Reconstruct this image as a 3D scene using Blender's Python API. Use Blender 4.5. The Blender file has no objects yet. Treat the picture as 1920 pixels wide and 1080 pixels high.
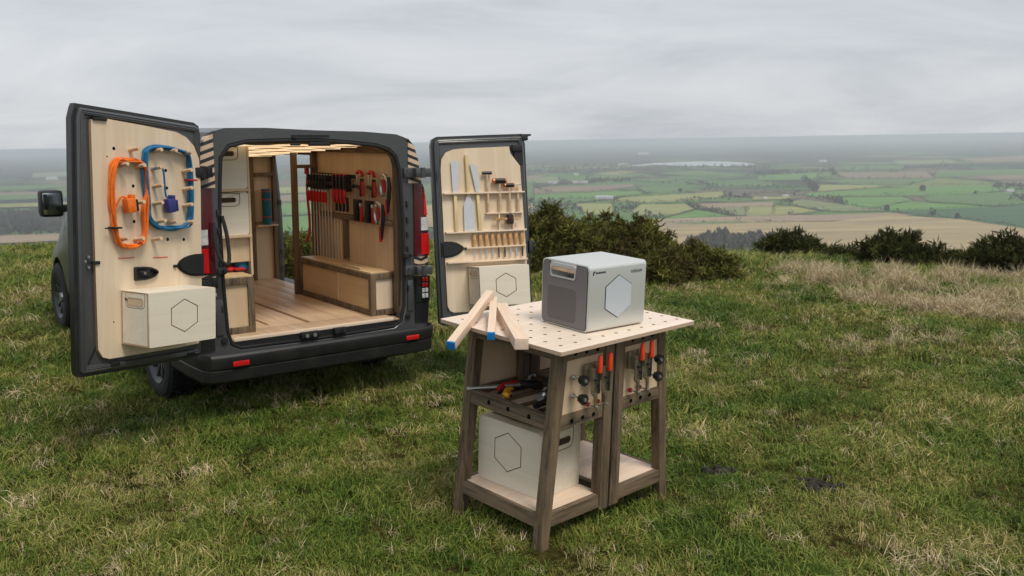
import bpy, bmesh, math, random
import numpy as np
from mathutils import Vector, Matrix, noise as mnoise

random.seed(7); np.random.seed(7)
S = bpy.context.scene
COL = S.collection
R = math.radians

# ------------------------------------------------------------------ camera
PITCH, ROLL, CAMH, FPX = 0.1587, -0.0168, 1.8639, 1719.7
cp, sp_ = math.cos(PITCH), math.sin(PITCH)
fw = Vector((0, cp, -sp_)); up0 = Vector((0, sp_, cp)); rt0 = Vector((1, 0, 0))
c_, s_ = math.cos(ROLL), math.sin(ROLL)
rt = c_ * rt0 + s_ * up0; upv = -s_ * rt0 + c_ * up0
cam = bpy.data.cameras.new('camera'); camo = bpy.data.objects.new('camera', cam); COL.objects.link(camo)
camo.matrix_world = Matrix(((rt.x, upv.x, -fw.x, 0), (rt.y, upv.y, -fw.y, 0), (rt.z, upv.z, -fw.z, CAMH), (0, 0, 0, 1)))
cam.sensor_width = 36; cam.lens = FPX / 1920 * 36; cam.clip_start = .05; cam.clip_end = 120000
cam.dof.use_dof = True; cam.dof.focus_distance = 4.7; cam.dof.aperture_fstop = 5.6
S.camera = camo

# ------------------------------------------------------------------ world, sun, exposure
SUN_EL, SUN_AZ = R(60), R(138)          # azimuth: clockwise from +Y
W = bpy.data.worlds.new("World"); S.world = W; W.use_nodes = True
nt = W.node_tree; nt.nodes.clear()
def N(t, typ, **kw):
    n = t.nodes.new(typ)
    for k, v in kw.items(): setattr(n, k, v)
    return n
out = N(nt, 'ShaderNodeOutputWorld'); bg = N(nt, 'ShaderNodeBackground')
sky = N(nt, 'ShaderNodeTexSky', sky_type='NISHITA', sun_disc=False, sun_elevation=SUN_EL, sun_rotation=SUN_AZ)
tc = N(nt, 'ShaderNodeTexCoord'); sep = N(nt, 'ShaderNodeSeparateXYZ'); nt.links.new(tc.outputs['Generated'], sep.inputs[0])
den = N(nt, 'ShaderNodeMath', operation='ADD'); den.inputs[1].default_value = .22
mx = N(nt, 'ShaderNodeMath', operation='MAXIMUM'); mx.inputs[1].default_value = 0
nt.links.new(sep.outputs[2], mx.inputs[0]); nt.links.new(mx.outputs[0], den.inputs[0])
dx = N(nt, 'ShaderNodeMath', operation='DIVIDE'); dy = N(nt, 'ShaderNodeMath', operation='DIVIDE')
nt.links.new(sep.outputs[0], dx.inputs[0]); nt.links.new(den.outputs[0], dx.inputs[1])
nt.links.new(sep.outputs[1], dy.inputs[0]); nt.links.new(den.outputs[0], dy.inputs[1])
cmb = N(nt, 'ShaderNodeCombineXYZ'); nt.links.new(dx.outputs[0], cmb.inputs[0]); nt.links.new(dy.outputs[0], cmb.inputs[1])
mp = N(nt, 'ShaderNodeMapping'); mp.inputs['Scale'].default_value = (.55, .85, 1); mp.inputs['Rotation'].default_value = (0, 0, R(7))
nt.links.new(cmb.outputs[0], mp.inputs[0])
nz = N(nt, 'ShaderNodeTexNoise'); nz.inputs['Scale'].default_value = 1.5; nz.inputs['Detail'].default_value = 8; nz.inputs['Roughness'].default_value = .6
nz.inputs['Distortion'].default_value = .5
nt.links.new(mp.outputs[0], nz.inputs['Vector'])
rp = N(nt, 'ShaderNodeValToRGB'); nt.links.new(nz.outputs['Fac'], rp.inputs[0])
e = rp.color_ramp.elements
e[0].position = .3; e[0].color = (3.15, 3.32, 3.62, 1); e[1].position = .72; e[1].color = (4.65, 4.72, 4.86, 1)
m = rp.color_ramp.elements.new(.5); m.color = (3.95, 4.06, 4.28, 1)
mix = N(nt, 'ShaderNodeMixRGB'); mix.inputs[0].default_value = .93
nt.links.new(sky.outputs[0], mix.inputs[1]); nt.links.new(rp.outputs[0], mix.inputs[2])
nt.links.new(mix.outputs[0], bg.inputs[0]); bg.inputs[1].default_value = .1
nt.links.new(bg.outputs[0], out.inputs[0])
sl = bpy.data.lights.new('sun', 'SUN'); so = bpy.data.objects.new('sun', sl); COL.objects.link(so)
sl.energy = 1.5; sl.angle = R(20); sl.color = (1, .93, .82)
sd = Vector((math.sin(SUN_AZ) * math.cos(SUN_EL), math.cos(SUN_AZ) * math.cos(SUN_EL), math.sin(SUN_EL)))
so.rotation_euler = sd.to_track_quat('Z', 'Y').to_euler()
S.view_settings.view_transform = 'Standard'; S.view_settings.look = 'None'
S.view_settings.exposure = 0.68; S.view_settings.gamma = 1; S.view_settings.use_curve_mapping = False
S.cycles.max_bounces = 8; S.cycles.volume_bounces = 1; S.cycles.use_denoising = True

# ------------------------------------------------------------------ frames
def rotm(yaw, a, b):
    return Matrix.Rotation(yaw, 3, 'Z') @ Matrix.Rotation(a, 3, 'Y') @ Matrix.Rotation(b, 3, 'X')
def fr(R3, o):
    m = R3.to_4x4(); m.translation = Vector(o); return m
VAN = fr(rotm(.6601, .0138, .0157), (-1.3902, 6.4937, 0))
_n = VAN.to_3x3().col[2]
def plane_z(x, y): return -(_n.x * (x + 1.3902) + _n.y * (y - 6.4937)) / _n.z
BEN = fr(rotm(.7621, .0066, .0518), (.1721, 3.9611, plane_z(.1721, 3.9611)))
BH, BA, BB = .9878, .8378, 1.0016      # workbench height, depth, length
def doorframe(sg, hx, hy, th, zb, ln, tl):
    ex0 = Vector((sg * math.cos(th), -math.sin(th), 0)); ez0 = Vector((0, 0, 1))
    ez0 = ez0 * math.cos(tl) - ez0.cross(ex0) * math.sin(tl)
    ex = ex0 * math.cos(ln) - ez0 * math.sin(ln); ez = ex0 * math.sin(ln) + ez0 * math.cos(ln)
    ey = ez.cross(ex)
    m = Matrix((ex, ey, ez)).transposed().to_4x4(); m.translation = Vector((hx, hy, zb)); return m
DR = doorframe(1, .933, -.142, .269, .475, -.007, -.112)      # inner face looks along -y
DL = doorframe(-1, -.894, -.097, .378, .495, -.065, .010)   # inner face looks along +y

def pix(px, py, z):
    """point at height z on the sight line of a photograph pixel (used to lay out the far fields)"""
    d = fw + rt * ((px - 960) / FPX) + upv * ((540 - py) / FPX)
    t = (z - CAMH) / d.z
    return Vector((0, 0, CAMH)) + d * t

def drop(x, y):
    r = math.hypot(x, y); az = math.atan2(x, max(y, .01)) if y > 0 else (1.5 if x > 0 else -1.5)
    k = .0072 + .0026 * max(-1, min(1, az / .45))
    d = max(0, r - 12)
    e = .42 / (2 * k)
    if d < e: return k * d * d
    return k * e * e + .42 * (d - e)
def hill(x, y):
    r = math.hypot(x, y)
    pz = plane_z(x, y) if r < 60 else plane_z(x * 60 / r, y * 60 / r)
    z = pz - drop(x, y)
    if r < 40:
        z += .03 * math.sin(x * 1.3 + 2 * math.sin(y * .7)) * math.sin(y * 1.1 + .5) * min(1, max(0, (r - 6) / 6))
    VZ = -130
    if z < VZ + 40:
        t = (VZ + 40 - z) / 40
        z = VZ + 40 * math.exp(-t) if t < 30 else VZ
    return z

# ------------------------------------------------------------------ materials
MATS = {}
def mat(name, col, rough=.6, metal=0, var=.0, vscale=8, stretch=(1, 1, 1), col2=None, bump=0, bscale=None, coat=0, spec=.5, emis=None, estr=0, trans=0, dirt=0):
    if name in MATS: return MATS[name]
    m = bpy.data.materials.new(name); m.use_nodes = True; t = m.node_tree; b = t.nodes['Principled BSDF']
    b.inputs['Base Color'].default_value = (*col, 1); b.inputs['Roughness'].default_value = rough; b.inputs['Metallic'].default_value = metal
    b.inputs['Coat Weight'].default_value = coat; b.inputs['Coat Roughness'].default_value = .15
    b.inputs['Specular IOR Level'].default_value = spec; b.inputs['Transmission Weight'].default_value = trans
    if emis: b.inputs['Emission Color'].default_value = (*emis, 1); b.inputs['Emission Strength'].default_value = estr
    co = N(t, 'ShaderNodeTexCoord'); mp = N(t, 'ShaderNodeMapping'); mp.inputs['Scale'].default_value = stretch
    t.links.new(co.outputs['Object'], mp.inputs[0])
    nz = N(t, 'ShaderNodeTexNoise'); nz.inputs['Scale'].default_value = vscale; nz.inputs['Detail'].default_value = 6; nz.inputs['Roughness'].default_value = .6
    t.links.new(mp.outputs[0], nz.inputs['Vector'])
    last = None
    if var or col2:
        c2 = col2 or tuple(max(0, c * (1 - var)) for c in col); c1 = col if col2 else tuple(min(1, c * (1 + var * .6)) for c in col)
        r = N(t, 'ShaderNodeValToRGB'); r.color_ramp.elements[0].position = .32; r.color_ramp.elements[1].position = .68
        r.color_ramp.elements[0].color = (*c2, 1); r.color_ramp.elements[1].color = (*c1, 1)
        t.links.new(nz.outputs['Fac'], r.inputs[0]); last = r.outputs[0]
    if dirt:
        n2 = N(t, 'ShaderNodeTexNoise'); n2.inputs['Scale'].default_value = 5; n2.inputs['Detail'].default_value = 8; t.links.new(co.outputs['Object'], n2.inputs['Vector'])
        r2 = N(t, 'ShaderNodeValToRGB'); r2.color_ramp.elements[0].position = .5; r2.color_ramp.elements[1].position = .75
        r2.color_ramp.elements[0].color = (0, 0, 0, 1); r2.color_ramp.elements[1].color = (dirt, dirt, dirt, 1); t.links.new(n2.outputs['Fac'], r2.inputs[0])
        mm = N(t, 'ShaderNodeMixRGB'); t.links.new(r2.outputs[0], mm.inputs[0]); mm.inputs[2].default_value = (.16, .13, .09, 1)
        if last: t.links.new(last, mm.inputs[1])
        else: mm.inputs[1].default_value = (*col, 1)
        last = mm.outputs[0]
        rr = N(t, 'ShaderNodeMath', operation='MULTIPLY_ADD'); t.links.new(r2.outputs[0], rr.inputs[0]); rr.inputs[1].default_value = .8; rr.inputs[2].default_value = rough
        t.links.new(rr.outputs[0], b.inputs['Roughness'])
    if last: t.links.new(last, b.inputs['Base Color'])
    if bump:
        n3 = nz
        if bscale:
            n3 = N(t, 'ShaderNodeTexNoise'); n3.inputs['Scale'].default_value = bscale; n3.inputs['Detail'].default_value = 4; t.links.new(mp.outputs[0], n3.inputs['Vector'])
        bp = N(t, 'ShaderNodeBump'); bp.inputs['Strength'].default_value = bump; bp.inputs['Distance'].default_value = .004
        t.links.new(n3.outputs['Fac'], bp.inputs['Height']); t.links.new(bp.outputs[0], b.inputs['Normal'])
    MATS[name] = m; return m

def ring_wood(name, c1, c2, axis='Z', scale=1., rough=.65, fine=1.):
    """sawn timber: stretched rings plus fine fibres"""
    if name in MATS: return MATS[name]
    m = bpy.data.materials.new(name); m.use_nodes = True; t = m.node_tree; b = t.nodes['Principled BSDF']
    co = N(t, 'ShaderNodeTexCoord'); mp = N(t, 'ShaderNodeMapping')
    sc = {'X': (.06, 1, 1), 'Y': (1, .06, 1), 'Z': (1, 1, .06)}[axis]; mp.inputs['Scale'].default_value = sc
    t.links.new(co.outputs['Object'], mp.inputs[0])
    n1 = N(t, 'ShaderNodeTexNoise'); n1.inputs['Scale'].default_value = 26 * scale; n1.inputs['Detail'].default_value = 5; n1.inputs['Distortion'].default_value = 1.2
    n2 = N(t, 'ShaderNodeTexNoise'); n2.inputs['Scale'].default_value = 230 * scale; n2.inputs['Detail'].default_value = 3
    n4 = N(t, 'ShaderNodeTexNoise'); n4.inputs['Scale'].default_value = 3; n4.inputs['Detail'].default_value = 3
    t.links.new(mp.outputs[0], n1.inputs['Vector']); t.links.new(mp.outputs[0], n2.inputs['Vector']); t.links.new(co.outputs['Object'], n4.inputs['Vector'])
    a = N(t, 'ShaderNodeMath', operation='MULTIPLY_ADD'); t.links.new(n2.outputs['Fac'], a.inputs[0]); a.inputs[1].default_value = .45 * fine; t.links.new(n1.outputs['Fac'], a.inputs[2])
    a2 = N(t, 'ShaderNodeMath', operation='MULTIPLY_ADD'); t.links.new(n4.outputs['Fac'], a2.inputs[0]); a2.inputs[1].default_value = .35; t.links.new(a.outputs[0], a2.inputs[2])
    r = N(t, 'ShaderNodeValToRGB'); r.color_ramp.elements[0].position = .68; r.color_ramp.elements[1].position = 1.08 if False else 1.0
    r.color_ramp.elements[0].color = (*c2, 1); r.color_ramp.elements[1].color = (*c1, 1)
    t.links.new(a2.outputs[0], r.inputs[0]); t.links.new(r.outputs[0], b.inputs['Base Color']); b.inputs['Roughness'].default_value = rough
    bp = N(t, 'ShaderNodeBump'); bp.inputs['Strength'].default_value = .25; bp.inputs['Distance'].default_value = .002
    t.links.new(a.outputs[0], bp.inputs['Height']); t.links.new(bp.outputs[0], b.inputs['Normal'])
    MATS[name] = m; return m

PLY = ring_wood('birch_plywood', (.77, .63, .46), (.69, .545, .38), 'Z', .5, .55, .55)
PLYX = ring_wood('birch_board', (.78, .64, .50), (.69, .54, .40), 'X', .6, .5, .5)
CRATE = ring_wood('crate_birch', (.80, .735, .605), (.73, .655, .52), 'X', .5, .5, .5)
WARM = ring_wood('warm_plywood', (.70, .535, .35), (.61, .45, .28), 'Z', .4, .5, .6)
WARMY = ring_wood('warm_plywood_long', (.63, .455, .265), (.54, .38, .205), 'Y', .5, .5, .6)
FLOORW = ring_wood('floor_board', (.60, .44, .30), (.47, .325, .205), 'Y', .7, .45, .6)
EDGE = mat('ply_edge', (.46, .31, .18), .7, var=.35, vscale=60, stretch=(1, 1, 12))
GROOVE = mat('routed_groove', (.22, .13, .06), .8)
FRAMEZ = ring_wood('weathered_timber', (.180, .126, .072), (.038, .026, .016), 'Z', 1.2, .75, 1)
FRAMEX = ring_wood('weathered_timber_rail', (.190, .134, .080), (.044, .030, .019), 'X', 1.2, .75, 1)
FRAMEY = ring_wood('weathered_timber_cross', (.180, .128, .076), (.040, .028, .017), 'Y', 1.2, .75, 1)
STAINZ = ring_wood('stained_frame', (.17, .105, .055), (.09, .053, .027), 'Z', 1, .6, 1)
PINE = ring_wood('planed_softwood', (.82, .66, .52), (.71, .53, .39), 'Y', .8, .55, .6)
DOWEL = mat('dowel_wood', (.62, .44, .28), .6, var=.25, vscale=20)
HANDLEW = mat('yellow_batten', (.68, .54, .28), .6, var=.2, vscale=30, stretch=(1, 1, .1))
CHISELW = mat('chisel_wood', (.62, .36, .16), .5, var=.25, vscale=30)
PAINT = mat('grey_paint', (.024, .026, .025), .36, .25, coat=.4, bump=.03, bscale=300, dirt=.12)
PAINTIN = mat('grey_paint_inner', (.062, .065, .069), .30, .1, coat=.7, dirt=.08)
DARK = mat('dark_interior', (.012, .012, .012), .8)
PLASTIC = mat('black_plastic', (.009, .0095, .010), .48, var=.2, vscale=40, bump=.1, bscale=400)
BUMP = mat('bumper_plastic', (.010, .0105, .011), .5, var=.25, vscale=9, dirt=.1, bump=.06, bscale=350)
RUBBER = mat('rubber', (.010, .010, .010), .75, bump=.2, bscale=80)
GLASS = mat('dark_glass', (.012, .016, .018), .06, spec=.6)
MIRROR = mat('mirror_glass', (.55, .6, .62), .03, 1)
REDL = mat('red_lens', (.55, .008, .010), .12, coat=.6, emis=(.6, .004, .006), estr=.0)
DREDL = mat('dark_red_lens', (.085, .006, .014), .10, coat=.8)
WHITEL = mat('clear_lens', (.62, .62, .62), .15, coat=.8, var=.3, vscale=30)
STEEL = mat('brushed_steel', (.58, .59, .60), .28, .85, var=.12, vscale=40, stretch=(1, 1, .1))
SAWST = mat('saw_blade', (.62, .63, .65), .42, .35, var=.06, vscale=30)
ZINC = mat('zinc_hardware', (.38, .33, .24), .35, .8, var=.3, vscale=30)
DSTEEL = mat('dark_steel', (.06, .06, .065), .4, .7)
RIM = mat('grey_rim', (.07, .073, .08), .4, .6)
ORANGE = mat('orange_cable', (.83, .17, .010), .5, var=.15, vscale=30)
BLUE = mat('blue_cable', (.006, .135, .29), .5, var=.2, vscale=30)
NAVY = mat('navy_plastic', (.03, .035, .17), .4)
TEAL = mat('teal_foam', (.008, .10, .15), .8, var=.2, vscale=40)
RED = mat('red_plastic', (.48, .012, .014), .4, var=.1, vscale=20)
ORED = mat('toggle_red', (.86, .075, .02), .35)
YEL = mat('yellow_plastic', (.75, .38, .01), .4)
BLK = mat('black_grip', (.010, .010, .011), .45)
PENC = mat('red_pencil', (.60, .10, .06), .7)
BLUEP = mat('blue_paint', (.008, .20, .58), .5, var=.12, vscale=60)
PACKW = mat('white_powdercoat', (.66, .68, .655), .36, .45, var=.02, vscale=15, bump=.03, bscale=900)
PACKG = mat('grey_end_panel', (.165, .16, .165), .5, var=.06, vscale=300)
PACKD = mat('dark_mesh_grille', (.125, .12, .12), .6, var=.3, vscale=600)
HEXM = mat('brushed_badge', (.60, .65, .70), .35, .15)
INK = mat('black_ink', (.03, .03, .032), .6)
GLOWB = mat('glowing_pale_board', (.72, .55, .36), .5, emis=(1, .74, .44), estr=.6)  # pale wood with added emission: looks lit and brightens the load space
PINKW = mat('stripe_wrap', (.56, .40, .28), .45)
def stripe_mat():
    m = PINKW; t = m.node_tree; b = t.nodes['Principled BSDF']
    co = N(t, 'ShaderNodeTexCoord'); sp = N(t, 'ShaderNodeSeparateXYZ'); t.links.new(co.outputs['Object'], sp.inputs[0])
    ab = N(t, 'ShaderNodeMath', operation='ABSOLUTE'); t.links.new(sp.outputs[0], ab.inputs[0])
    pg = N(t, 'ShaderNodeMath', operation='PINGPONG'); t.links.new(ab.outputs[0], pg.inputs[0]); pg.inputs[1].default_value = .845
    ma = N(t, 'ShaderNodeMath', operation='MULTIPLY_ADD'); t.links.new(pg.outputs[0], ma.inputs[0]); ma.inputs[1].default_value = .35; t.links.new(sp.outputs[2], ma.inputs[2])
    dv = N(t, 'ShaderNodeMath', operation='DIVIDE'); t.links.new(ma.outputs[0], dv.inputs[0]); dv.inputs[1].default_value = .054
    fc = N(t, 'ShaderNodeMath', operation='FRACT'); t.links.new(dv.outputs[0], fc.inputs[0])
    gt = N(t, 'ShaderNodeMath', operation='GREATER_THAN'); t.links.new(fc.outputs[0], gt.inputs[0]); gt.inputs[1].default_value = .56
    mi = N(t, 'ShaderNodeMixRGB'); t.links.new(gt.outputs[0], mi.inputs[0]); mi.inputs[1].default_value = (.60, .44, .31, 1); mi.inputs[2].default_value = (.02, .02, .022, 1)
    t.links.new(mi.outputs[0], b.inputs['Base Color'])
stripe_mat()

# ------------------------------------------------------------------ mesh builder
I4 = Matrix.Identity(4)
class MB:
    def __init__(s): s.v = []; s.f = []; s.m = []
    def add(s, vs, fs, m=0, X=None):
        o = len(s.v)
        s.v += [tuple(X @ Vector(p)) if X is not None else tuple(p) for p in vs]
        s.f += [tuple(i + o for i in f) for f in fs]; s.m += [m] * len(fs); return s
    def box(s, c, d, m=0, X=None, bev=0, rot=None):
        bm = bmesh.new(); bmesh.ops.create_cube(bm, size=1)
        for v in bm.verts: v.co = Vector((v.co.x * d[0], v.co.y * d[1], v.co.z * d[2]))
        if bev: bmesh.ops.bevel(bm, geom=bm.edges[:], offset=bev, segments=2, affect='EDGES', profile=.6)
        L = Matrix.Translation(c)
        if rot is not None: L = L @ rot.to_4x4()
        if X is not None: L = X @ L
        bm.verts.index_update(); s.add([v.co.copy() for v in bm.verts], [[v.index for v in f.verts] for f in bm.faces], m, L); bm.free(); return s
    def bar(s, p0, p1, w, h, m=0, X=None, bev=0, side=None):
        """box from p0 to p1, w along side, h along the third axis"""
        p0, p1 = Vector(p0), Vector(p1); d = (p1 - p0); L = d.length; d.normalize()
        sd = Vector(side) if side else (Vector((0, 0, 1)).cross(d) if abs(d.z) < .95 else Vector((1, 0, 0)))
        sd = (sd - d * sd.dot(d)).normalized(); t = sd.cross(d)
        rot = Matrix((sd, d, -t)).transposed()
        if rot.determinant() < 0: rot = Matrix((sd, d, t)).transposed()
        return s.box((p0 + p1) / 2, (w, L, h), m, X, bev, rot)
    def cyl(s, p0, p1, r0, r1=None, n=12, m=0, X=None, caps=True):
        r1 = r0 if r1 is None else r1
        p0, p1 = Vector(p0), Vector(p1); d = (p1 - p0).normalized()
        a = d.orthogonal().normalized(); b = d.cross(a)
        vs = []; 
        for p, r in ((p0, r0), (p1, r1)):
            for i in range(n):
                t = 2 * math.pi * i / n; vs.append(p + (a * math.cos(t) + b * math.sin(t)) * r)
        fs = [(i, (i + 1) % n, n + (i + 1) % n, n + i) for i in range(n)]
        if caps: fs += [tuple(range(n - 1, -1, -1)), tuple(range(n, 2 * n))]
        return s.add(vs, fs, m, X)
    def tube(s, path, r, n=8, m=0, X=None, closed=False):
        P = [Vector(p) for p in path]; k = len(P); vs = []; fs = []
        rr = r if isinstance(r, (list, tuple)) else [r] * k
        pa = None
        for i, p in enumerate(P):
            d = (P[(i + 1) % k] - P[i - 1]) if closed else (P[min(i + 1, k - 1)] - P[max(i - 1, 0)])
            d = d.normalized() if d.length > 1e-9 else Vector((0, 0, 1))
            a = d.orthogonal().normalized() if pa is None else (pa - d * pa.dot(d)).normalized()
            pa = a; b = d.cross(a)
            for j in range(n):
                t = 2 * math.pi * j / n; vs.append(p + (a * math.cos(t) + b * math.sin(t)) * rr[i])
        for i in range(k if closed else k - 1):
            for j in range(n):
                fs.append((i * n + j, i * n + (j + 1) % n, ((i + 1) % k) * n + (j + 1) % n, ((i + 1) % k) * n + j))
        if not closed: fs += [tuple(range(n - 1, -1, -1)), tuple((k - 1) * n + j for j in range(n))]
        return s.add(vs, fs, m, X)
    def lathe(s, prof, n=24, m=0, X=None):
        """profile (r, y) about the Y axis"""
        k = len(prof); vs = []; fs = []
        for j in range(n):
            t = 2 * math.pi * j / n
            for r, y in prof: vs.append((r * math.cos(t), y, r * math.sin(t)))
        for j in range(n):
            for i in range(k - 1):
                a = j * k + i; b = ((j + 1) % n) * k + i; fs.append((a, a + 1, b + 1, b))
        return s.add(vs, fs, m, X)
    def ball(s, c, r, m=0, X=None, u=10, w=6, sc=(1, 1, 1)):
        vs = []; fs = []
        for i in range(w + 1):
            ph = math.pi * i / w
            for j in range(u):
                t = 2 * math.pi * j / u
                vs.append((c[0] + r * sc[0] * math.sin(ph) * math.cos(t), c[1] + r * sc[1] * math.sin(ph) * math.sin(t), c[2] + r * sc[2] * math.cos(ph)))
        for i in range(w):
            for j in range(u): fs.append((i * u + j, (i + 1) * u + j, (i + 1) * u + (j + 1) % u, i * u + (j + 1) % u))
        return s.add(vs, fs, m, X)
    def prism(s, poly, w0, w1, m=0, X=None, me=None):
        """polygon in local (x, z), extruded along y from w0 to w1"""
        n = len(poly); vs = [(p[0], w0, p[1]) for p in poly] + [(p[0], w1, p[1]) for p in poly]
        fs = [tuple(range(n)), tuple(range(2 * n - 1, n - 1, -1))]
        s.add(vs, fs, m, X)
        return s.add(vs, [(i, n + i, n + (i + 1) % n, (i + 1) % n) for i in range(n)], m if me is None else me, X)
    def plate(s, outer, cuts, X=None, th=.012, m=0, me=None):
        """flat plate in local (x, z), front face at y=0 looking along -y; th deep. cuts: (poly, inner or None, depth, material of walls, material of floor)
        depth None = right through."""
        me = m if me is None else me
        bm = bmesh.new(); edges = []
        def loop(pl, y):
            v = [bm.verts.new((p[0], y, p[1])) for p in pl]; 
            return v, [bm.edges.new((v[i], v[(i + 1) % len(v)])) for i in range(len(v))]
        ov, oe = loop(outer, 0); edges += oe; todo = []
        for c in cuts:
            cv, ce = loop(c[0], 0); edges += ce; todo.append((c, cv))
        def fill(ed, mi):
            r = bmesh.ops.triangle_fill(bm, edges=ed, use_beauty=True, use_dissolve=False, normal=(0, -1, 0))
            for f in r['geom']:
                if isinstance(f, bmesh.types.BMFace): f.material_index = mi
        fill(edges, m)
        def walls(a, b, mi):
            k = len(a)
            for i in range(k):
                f = bm.faces.new((a[i], a[(i + 1) % k], b[(i + 1) % k], b[i])); f.material_index = mi
        for c, cv in todo:
            pl, inner, dep, mw, mf = c
            dd = th if dep is None else dep
            bv, be = loop(pl, dd); walls(cv, bv, mw)
            if inner:
                iv, ie = loop(inner, dd); fill(be + ie, mf)
                tv, te = loop(inner, 0); walls(iv, tv, mw)
                f = bm.faces.new(tv); f.material_index = m
            elif dep is not None:
                f = bm.faces.new(bv); f.material_index = mf
        bv, be = loop(outer, th); walls(ov, bv, me)
        back = be[:]
        for c, cv in todo:
            if c[2] is None:
                # rim of the through cut on the back
                k = [v for v in bm.verts if abs(v.co.y - th) < 1e-6]
        f = None
        if not any(c[2] is None for c in cuts): f = bm.faces.new(bv[::-1]); f.material_index = m
        bmesh.ops.recalc_face_normals(bm, faces=bm.faces[:])
        bm.verts.index_update()
        for f in bm.faces: 
            pass
        o = len(s.v)
        s.v += [tuple(X @ v.co) if X is not None else tuple(v.co) for v in bm.verts]
        for f in bm.faces: s.f.append(tuple(v.index + o for v in f.verts)); s.m.append(f.material_index)
        bm.free(); return s
    def mesh(s, name, mats, smooth=True, ang=32):
        me = bpy.data.meshes.new(name); me.from_pydata([tuple(v) for v in s.v], [], s.f); me.validate()
        mats = mats if isinstance(mats, (list, tuple)) else [mats]
        for k in mats: me.materials.append(k)
        if len(mats) > 1 and len(me.polygons) == len(s.m): me.polygons.foreach_set('material_index', s.m)
        bm = bmesh.new(); bm.from_mesh(me); bmesh.ops.recalc_face_normals(bm, faces=bm.faces[:]); bm.to_mesh(me); bm.free()
        if smooth:
            me.polygons.foreach_set('use_smooth', [True] * len(me.polygons)); me.set_sharp_from_angle(angle=R(ang))
        return me
    def build(s, name, mats, parent=None, M=None, smooth=True, ang=32):
        o = bpy.data.objects.new(name, s.mesh(name, mats, smooth, ang)); COL.objects.link(o)
        if parent: o.parent = parent
        if M is not None: o.matrix_basis = M
        return o
def tag(o, label=None, cat=None, group=None, kind=None):
    if label: o['label'] = label
    if cat: o['category'] = cat
    if group: o['group'] = group
    if kind: o['kind'] = kind
    return o
def thing(name, label, cat, M=I4, group=None):
    o = bpy.data.objects.new(name, None); COL.objects.link(o); o.matrix_basis = M; o.empty_display_size = .1
    return tag(o, label, cat, group)
def sub(parent, name, M=I4):
    o = bpy.data.objects.new(name, None); COL.objects.link(o); o.parent = parent; o.matrix_basis = M; return o
def share(src, parent, M):
    o = bpy.data.objects.new(src.name.split('.')[0], src.data); COL.objects.link(o); o.parent = parent; o.matrix_basis = M; return o
def T3(*p): return Matrix.Translation(p)
def rrect(x0, z0, x1, z1, r, n=4):
    rs = r if isinstance(r, (list, tuple)) else [r] * 4      # bl, br, tr, tl
    P = []
    for (cx, cz, a0, rr) in ((x0 + rs[0], z0 + rs[0], 180, rs[0]), (x1 - rs[1], z0 + rs[1], 270, rs[1]), (x1 - rs[2], z1 - rs[2], 0, rs[2]), (x0 + rs[3], z1 - rs[3], 90, rs[3])):
        if rr < 1e-4: P.append((cx, cz)); continue
        for i in range(n + 1):
            t = R(a0 + 90 * i / n); P.append((cx + rr * math.cos(t), cz + rr * math.sin(t)))
    return P
def circ(x, z, r, n=10): return [(x + r * math.cos(2 * math.pi * i / n), z + r * math.sin(2 * math.pi * i / n)) for i in range(n)]
def hexa(x, z, hh, hw, off=0):
    k = 1 - off / hw
    return [(x + a * hw * k, z + b * hh * k) for a, b in ((0, 1), (-1, .5), (-1, -.5), (0, -1), (1, -.5), (1, .5))]
def inset_poly(P, d):
    cx = sum(p[0] for p in P) / len(P); cz = sum(p[1] for p in P) / len(P); out = []
    n = len(P); ar = sum(P[i][0] * P[(i + 1) % n][1] - P[(i + 1) % n][0] * P[i][1] for i in range(n))
    sg = 1 if ar > 0 else -1
    for i in range(n):
        a, b, c = Vector(P[i - 1]), Vector(P[i]), Vector(P[(i + 1) % n])
        e1 = (b - a).normalized(); e2 = (c - b).normalized()
        n1 = Vector((-e1.y, e1.x)) * sg; n2 = Vector((-e2.y, e2.x)) * sg
        k = (n1 + n2); k = k / max(.3, k.dot(n1)) if k.length > 1e-6 else n1
        q = b + k * d; out.append((q.x, q.y))
    return out
def smooth_closed(pts, n=6):
    P = [Vector(p) for p in pts]; k = len(P); out = []
    for i in range(k):
        p0, p1, p2, p3 = P[i - 1], P[i], P[(i + 1) % k], P[(i + 2) % k]
        for j in range(n):
            t = j / n
            out.append(.5 * ((2 * p1) + (p2 - p0) * t + (2 * p0 - 5 * p1 + 4 * p2 - p3) * t * t + (3 * p1 - p0 - 3 * p2 + p3) * t ** 3))
    return out
def spline(pts, n=6):
    P = [Vector(p) for p in pts]; P = [2 * P[0] - P[1]] + P + [2 * P[-1] - P[-2]]; out = []
    for i in range(1, len(P) - 2):
        p0, p1, p2, p3 = P[i - 1:i + 3]
        for j in range(n):
            t = j / n
            out.append(.5 * ((2 * p1) + (p2 - p0) * t + (2 * p0 - 5 * p1 + 4 * p2 - p3) * t * t + (3 * p1 - p0 - 3 * p2 + p3) * t ** 3))
    out.append(P[-2]); return out
FLIP = Matrix(((1, 0, 0, 0), (0, -1, 0, 0), (0, 0, 1, 0), (0, 0, 0, 1)))

# ================================================================== LAND
VZ = -130.0
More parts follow.
